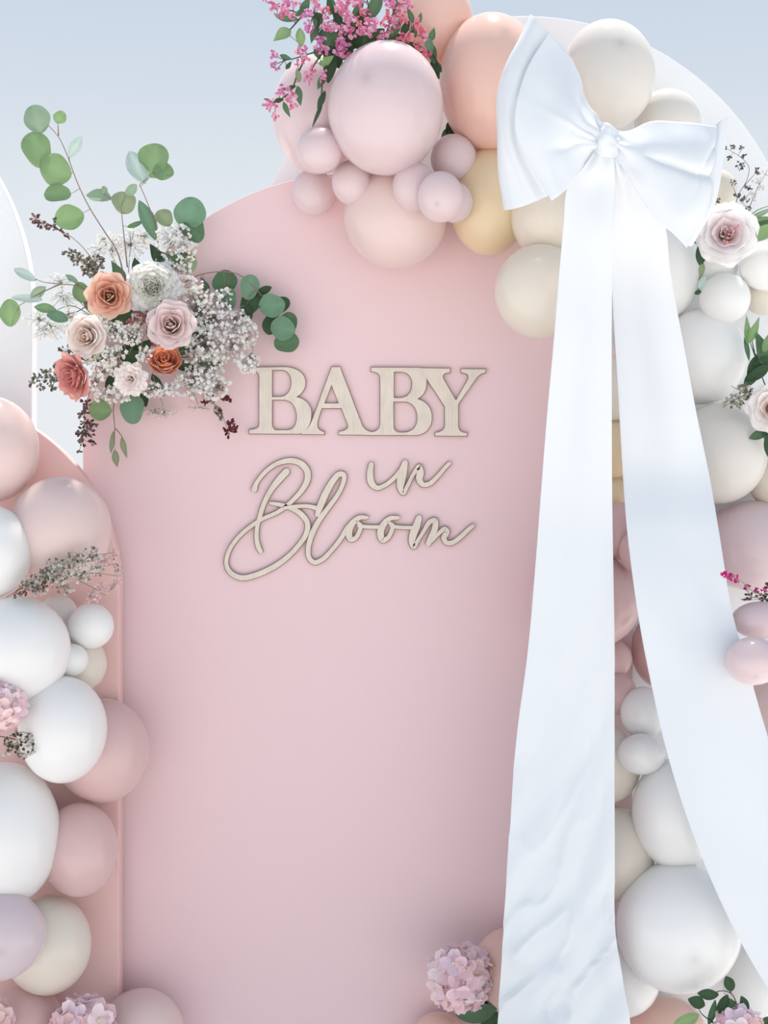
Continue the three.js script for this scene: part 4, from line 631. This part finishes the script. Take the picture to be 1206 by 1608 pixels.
// ------------------------------------------------------------------ flowers of the right garland
{
  const RF = 'flowers of the right garland', RT = 'sprigs of the right garland', pz = 0.13;
  flower('peony', 'large pale pink peony with a coral heart, beside the right bow loop', 'flower', RF, 1140, 369, pz, 50, [-0.12, 0.02], peonyRings(0xf7bac0, 0xfff2f4, 0xfffdfc), { seed: 71, fine: [['stamens', stamens(7, 0xf3a8b0, 0xf6bcb8, 4), budMaterial]] });
  branch('green leafy twig behind the peony at the right edge', 'leafy twigs tucked between balloons', 0.09, [[[1150, 380], [1185, 352], [1206, 345]], [[1160, 360], [1186, 332], [1212, 322]]], [[1196, 366, 50, 24, 20, 0.3, 0, 'fresh', 'oval', 0.02], [1204, 356, 46, 20, 10, 0.2, 0, 'deep', 'oval'], [1194, 336, 44, 9, 25, 0.3, 0, 'sage', 'lance'], [1198, 345, 44, 10, 10, 0.3, 0, 'green', 'lance']], { name: 'leafy_twig', stem: 'green', seed: 72 });
  branch('small dark leaves peeking out left of the peony', 'leafy twigs tucked between balloons', 0.09, [[[1130, 380], [1100, 384], [1090, 372]], [[1130, 390], [1104, 412], [1098, 440]], [[1098, 440], [1096, 458]]], [[1090, 374, 20, 14, 120, 0.2, 0, 'dark', 'oval', 0.01], [1099, 402, 34, 14, -85, 0.2, 0, 'dark', 'oval', 0.01], [1102, 424, 24, 10, -100, 0.2, 0, 'olive', 'oval', 0.01], [1096, 459, 12, 8, 200, 0.1, 0, 'dark', 'oval', 0.02], [1103, 444, 22, 13, 60, 0.1, 0, 'pale', 'oval', 0.02]], { name: 'leafy_twig', stem: 'dark', seed: 73 });
  spray('grey seeded sprig standing up behind the peony against the white panel', RT, 0.08, [[[1150, 345, -0.02], [1160, 305], [1172, 285], [1176, 262], [1162, 246], [1146, 236]], [[1166, 295], [1188, 270]], [[1158, 312], [1150, 290]], [[1165, 318], [1180, 300]], [[1135, 335, -0.02], [1128, 320]]], [[1138, 232, 4, 3, 5], [1150, 231, 5, 4, 6], [1165, 233, 4, 5, 6], [1146, 247, 4, 4, 6], [1168, 245, 4, 4, 6], [1162, 260, 7, 7, 12], [1189, 268, 5, 5, 10], [1151, 287, 5, 5, 8], [1174, 294, 8, 6, 12], [1158, 305, 7, 6, 10], [1170, 312, 8, 6, 12], [1130, 318, 7, 6, 9], [1176, 328, 6, 5, 6]], { name: 'seeded_sprig', kind: 'bud', partName: 'seeds', size: 2.0, colours: [0x8b7f86, 0x6e6a70, 0x9d939a, 0x77806f], stem: 'grey', seed: 74, thick: 0.012 });
  spray('wispy white sprig at the right edge beside the grey seeded one', RT, 0.07, [[[1175, 330, -0.01], [1190, 295], [1204, 270]]], [[1192, 290, 12, 12, 16], [1202, 275, 10, 10, 10], [1186, 308, 8, 8, 8]], { size: 2.3, colours: [0xf6f3f2, 0xeee9e9], stem: 'grey', seed: 75 });
  branch('upright twig of light and dark green leaves at the right edge above the white rose', 'leafy twigs tucked between balloons', 0.10, [[[1215, 640], [1196, 590], [1184, 555], [1176, 530], [1174, 515]], [[1186, 560], [1180, 530]]], [[1173, 517, 46, 12, 92, 0.1, 0, 'fresh', 'pointed', 0.01], [1184, 518, 46, 15, 68, 0.2, 0, 'fresh', 'pointed', 0.01], [1173, 548, 40, 8, -80, 0.2, 0, 'deep', 'lance'], [1196, 548, 62, 26, 108, 0.2, 0, 'deep', 'pointed', 0.015], [1206, 535, 40, 16, 70, 0.2, 0, 'green', 'pointed', 0.02], [1186, 580, 56, 24, -110, 0.1, 0, 'dark', 'oval', 0.01], [1190, 586, 46, 20, 30, 0.3, 0, 'dark', 'oval', 0.015], [1202, 570, 40, 20, 10, 0.2, 0, 'dark', 'oval', 0.01], [1178, 596, 34, 16, -125, 0.2, 0, 'deep', 'oval', 0.012]], { name: 'leafy_twig', stem: 'dark', seed: 76 });
  spray('cream seeded sprig between the two large white balloons at the right', RT, 0.13, [[[1206, 615, 0], [1180, 615], [1155, 628], [1135, 640]], [[1180, 615], [1160, 612], [1148, 606]]], [[1176, 618, 12, 10, 26], [1160, 626, 12, 10, 24], [1146, 632, 10, 8, 12], [1186, 626, 8, 10, 16], [1168, 608, 8, 6, 10], [1136, 634, 5, 5, 5], [1160, 640, 5, 4, 4]], { name: 'seeded_sprig', kind: 'bud', partName: 'seeds', size: 2.8, colours: [0xd5d0bd, 0xbdb6a0, 0x8d8570, 0xe3dfcf], stem: 'dark', seed: 77, thick: 0.02 });
  flower('rose', 'white rose with a coral heart cut by the right edge', 'flower', RF, 1212, 642, 0.17, 40, [-0.15, 0.05], peonyRings(0xee9c7c, 0xfdeee8, 0xfffbf9), { seed: 78 });
  branch('dark leaves hanging below the white rose at the right edge', 'leafy twigs tucked between balloons', 0.14, [[[1212, 650], [1198, 680], [1206, 700]]], [[1193, 682, 36, 16, 200, 0.2, 0, 'deep', 'oval'], [1206, 700, 40, 14, -85, 0.2, 0, 'dark', 'oval'], [1200, 672, 30, 20, 170, 0.2, 0, 'dark', 'oval']], { name: 'leafy_twig', stem: 'dark', seed: 79 });
  spray('magenta blossom sprig at the right edge over the dusty pink balloon', RT, 0.25, [[[1206, 935, 0], [1185, 930, 0.03], [1160, 910, 0.09], [1138, 902, 0.12]], [[1206, 940], [1180, 942]]], [[1138, 902, 6, 4, 10, 0.12], [1150, 906, 8, 6, 14, 0.11], [1157, 912, 5, 4, 6, 0.09], [1172, 922, 5, 5, 8], [1190, 930, 7, 6, 10], [1204, 924, 6, 6, 8]], { name: 'blossom_sprig', size: 3.0, colours: [0xdb2f93, 0xe75aa8, 0xc9257f], stem: 'grey', seed: 80, thick: 0.012 });
  spray('brown seed tips under the magenta sprig at the right edge', RT, 0.24, [[[1212, 945], [1185, 938], [1166, 942]]], [[1200, 938, 10, 7, 18], [1180, 936, 10, 6, 10], [1168, 944, 5, 4, 4], [1206, 915, 5, 6, 6]], { name: 'seeded_sprig', kind: 'bud', partName: 'seeds', size: 2.4, colours: [0x7f6a5c, 0x9c8a78, 0x5f6a4c], stem: 'dark', seed: 81, thick: 0.012 });
  branch('leafy twig with six dark oval leaves at the bottom right', 'leafy twigs tucked between balloons', 0.30, [[[1150, 1606], [1157, 1580], [1148, 1560], [1132, 1556], [1118, 1560]], [[1148, 1560], [1144, 1548]], [[1157, 1580], [1166, 1570]], [[1120, 1606], [1100, 1590], [1096, 1578]]], [[1145, 1545, 26, 19, 110, 0.2, 0, 'dark', 'oval'], [1112, 1561, 34, 17, 175, 0.2, 0, 'dark', 'oval'], [1094, 1574, 29, 20, 160, 0.2, 0, 'dark', 'oval'], [1135, 1577, 34, 20, 60, 0.2, 0, 'dark', 'oval'], [1169, 1577, 28, 15, 110, 0.2, 0, 'dark', 'oval'], [1118, 1590, 42, 13, 75, 0.2, 0, 'deep', 'oval'], [1078, 1602, 44, 26, 20, 0.2, 0, 'fresh', 'oval'], [1150, 1578, 30, 14, 130, 0.3, 0, 'deep', 'oval'], [1203, 1602, 20, 14, 30, 0.2, 0, 'dark', 'oval']], { name: 'leafy_twig', stem: 'dark', seed: 82 });
  hydrangea('pale pink hydrangea cut by the bottom edge under the six dark leaves', RF, 1160, 1624, 0.31, 44, [0, 0.3], { seed: 83, n: 36 });
  hydrangea('pink hydrangea beside the left ribbon tail at the foot of the pink panel', 'flowers at the foot of the pink panel', 724, 1536, 0.14, 52, [-0.15, 0.15], { seed: 84, n: 38, leaves: [[762, 1560, 70, 44, 40, 0.2, 0, 'dark', 'oval', -0.02], [748, 1590, 66, 36, 10, 0.2, 0.1, 'deep', 'oval', -0.01], [772, 1590, 60, 40, 70, 0.3, 0, 'dark', 'oval', -0.03], [745, 1574, 50, 30, -20, 0.3, 0, 'dark', 'oval', -0.02]] });
}
// ------------------------------------------------------------------ flowers of the left garland
{
  const LF = 'flowers of the left garland', LT = 'sprigs of the left garland';
  hydrangea('pink hydrangea at the bottom left corner between two balloons', LF, 130, 1618, 0.22, 54, [0.05, 0.25], { seed: 91, n: 38 });
  hydrangea('lilac pink hydrangea cut by the left edge between the white balloons', LF, 0, 1110, 0.345, 40, [0.1, 0.05], { seed: 92, n: 34, size: 0.42 });
  hydrangea('pink hydrangea florets cut by the bottom left corner', LF, -18, 1606, 0.27, 40, [0.1, 0.1], { seed: 93, n: 30 });
  spray('white and dark flowering sprig under the lilac pink hydrangea at the left edge', LT, 0.33, [[[-6, 1155, 0], [20, 1160], [45, 1165], [58, 1170]], [[10, 1158], [30, 1150], [50, 1152]], [[10, 1158], [30, 1180], [48, 1186]]], [[14, 1165, 14, 14, 24], [30, 1172, 16, 12, 34], [44, 1160, 10, 8, 12], [50, 1176, 8, 8, 8], [26, 1150, 10, 6, 10], [36, 1184, 10, 7, 10], [8, 1182, 8, 6, 8]], { name: 'flowering_sprig', size: 2.8, colours: [0xf4f1ea, 0xd9d4c7, 0x5b5448, 0x7d7262, 0xece8dd], stem: 'dark', seed: 94, thick: 0.03 });
  spray('white flowering spray reaching right over the pale pink balloon of the left garland', LT, 0.29, [[[25, 928, 0], [60, 905], [105, 890], [150, 872], [180, 868]], [[40, 920, 0], [100, 905], [150, 900], [185, 905]], [[60, 908], [90, 885], [112, 872]]], [[50, 915, 16, 12, 40], [75, 905, 20, 14, 60], [100, 895, 20, 16, 54], [120, 880, 18, 14, 36], [140, 870, 16, 12, 24], [125, 905, 20, 14, 40], [150, 890, 16, 16, 26], [82, 885, 12, 8, 16], [100, 925, 18, 10, 24], [60, 928, 16, 8, 22]], { name: 'flowering_sprig', size: 2.9, colours: [0xe9e6df, 0xcfcac2, 0xf3efea, 0x9e968b, 0xddd6d2], stem: 'green', seed: 95, thick: 0.04 });
  spray('pale pink wisp of blossoms at the tip of the spray on the left panel edge', LT, 0.27, [[[90, 915, 0.01], [140, 895], [180, 885]], [[120, 910], [150, 925], [165, 935]]], [[178, 872, 14, 10, 14], [188, 888, 10, 14, 14], [184, 915, 8, 12, 10], [160, 925, 16, 10, 14], [140, 938, 20, 8, 14], [165, 880, 14, 14, 16], [182, 900, 10, 10, 8]], { size: 2.9, colours: [0xf6dfdf, 0xf2e6e4, 0xf7d6d8], stem: 'grey', seed: 96, thick: 0.03 });
  spray('brown dry seed tips at the root of the white spray on the left garland', LT, 0.30, [[[10, 938], [40, 922], [70, 925]]], [[40, 926, 14, 8, 20], [60, 918, 14, 8, 20], [72, 900, 10, 8, 10], [28, 934, 8, 5, 8]], { name: 'seeded_sprig', kind: 'bud', partName: 'seeds', size: 2.3, colours: [0x7d7a60, 0x938a6f, 0x6a5c4c], stem: 'brown', seed: 97, thick: 0.02 });
}
renderer.render(scene, camera);
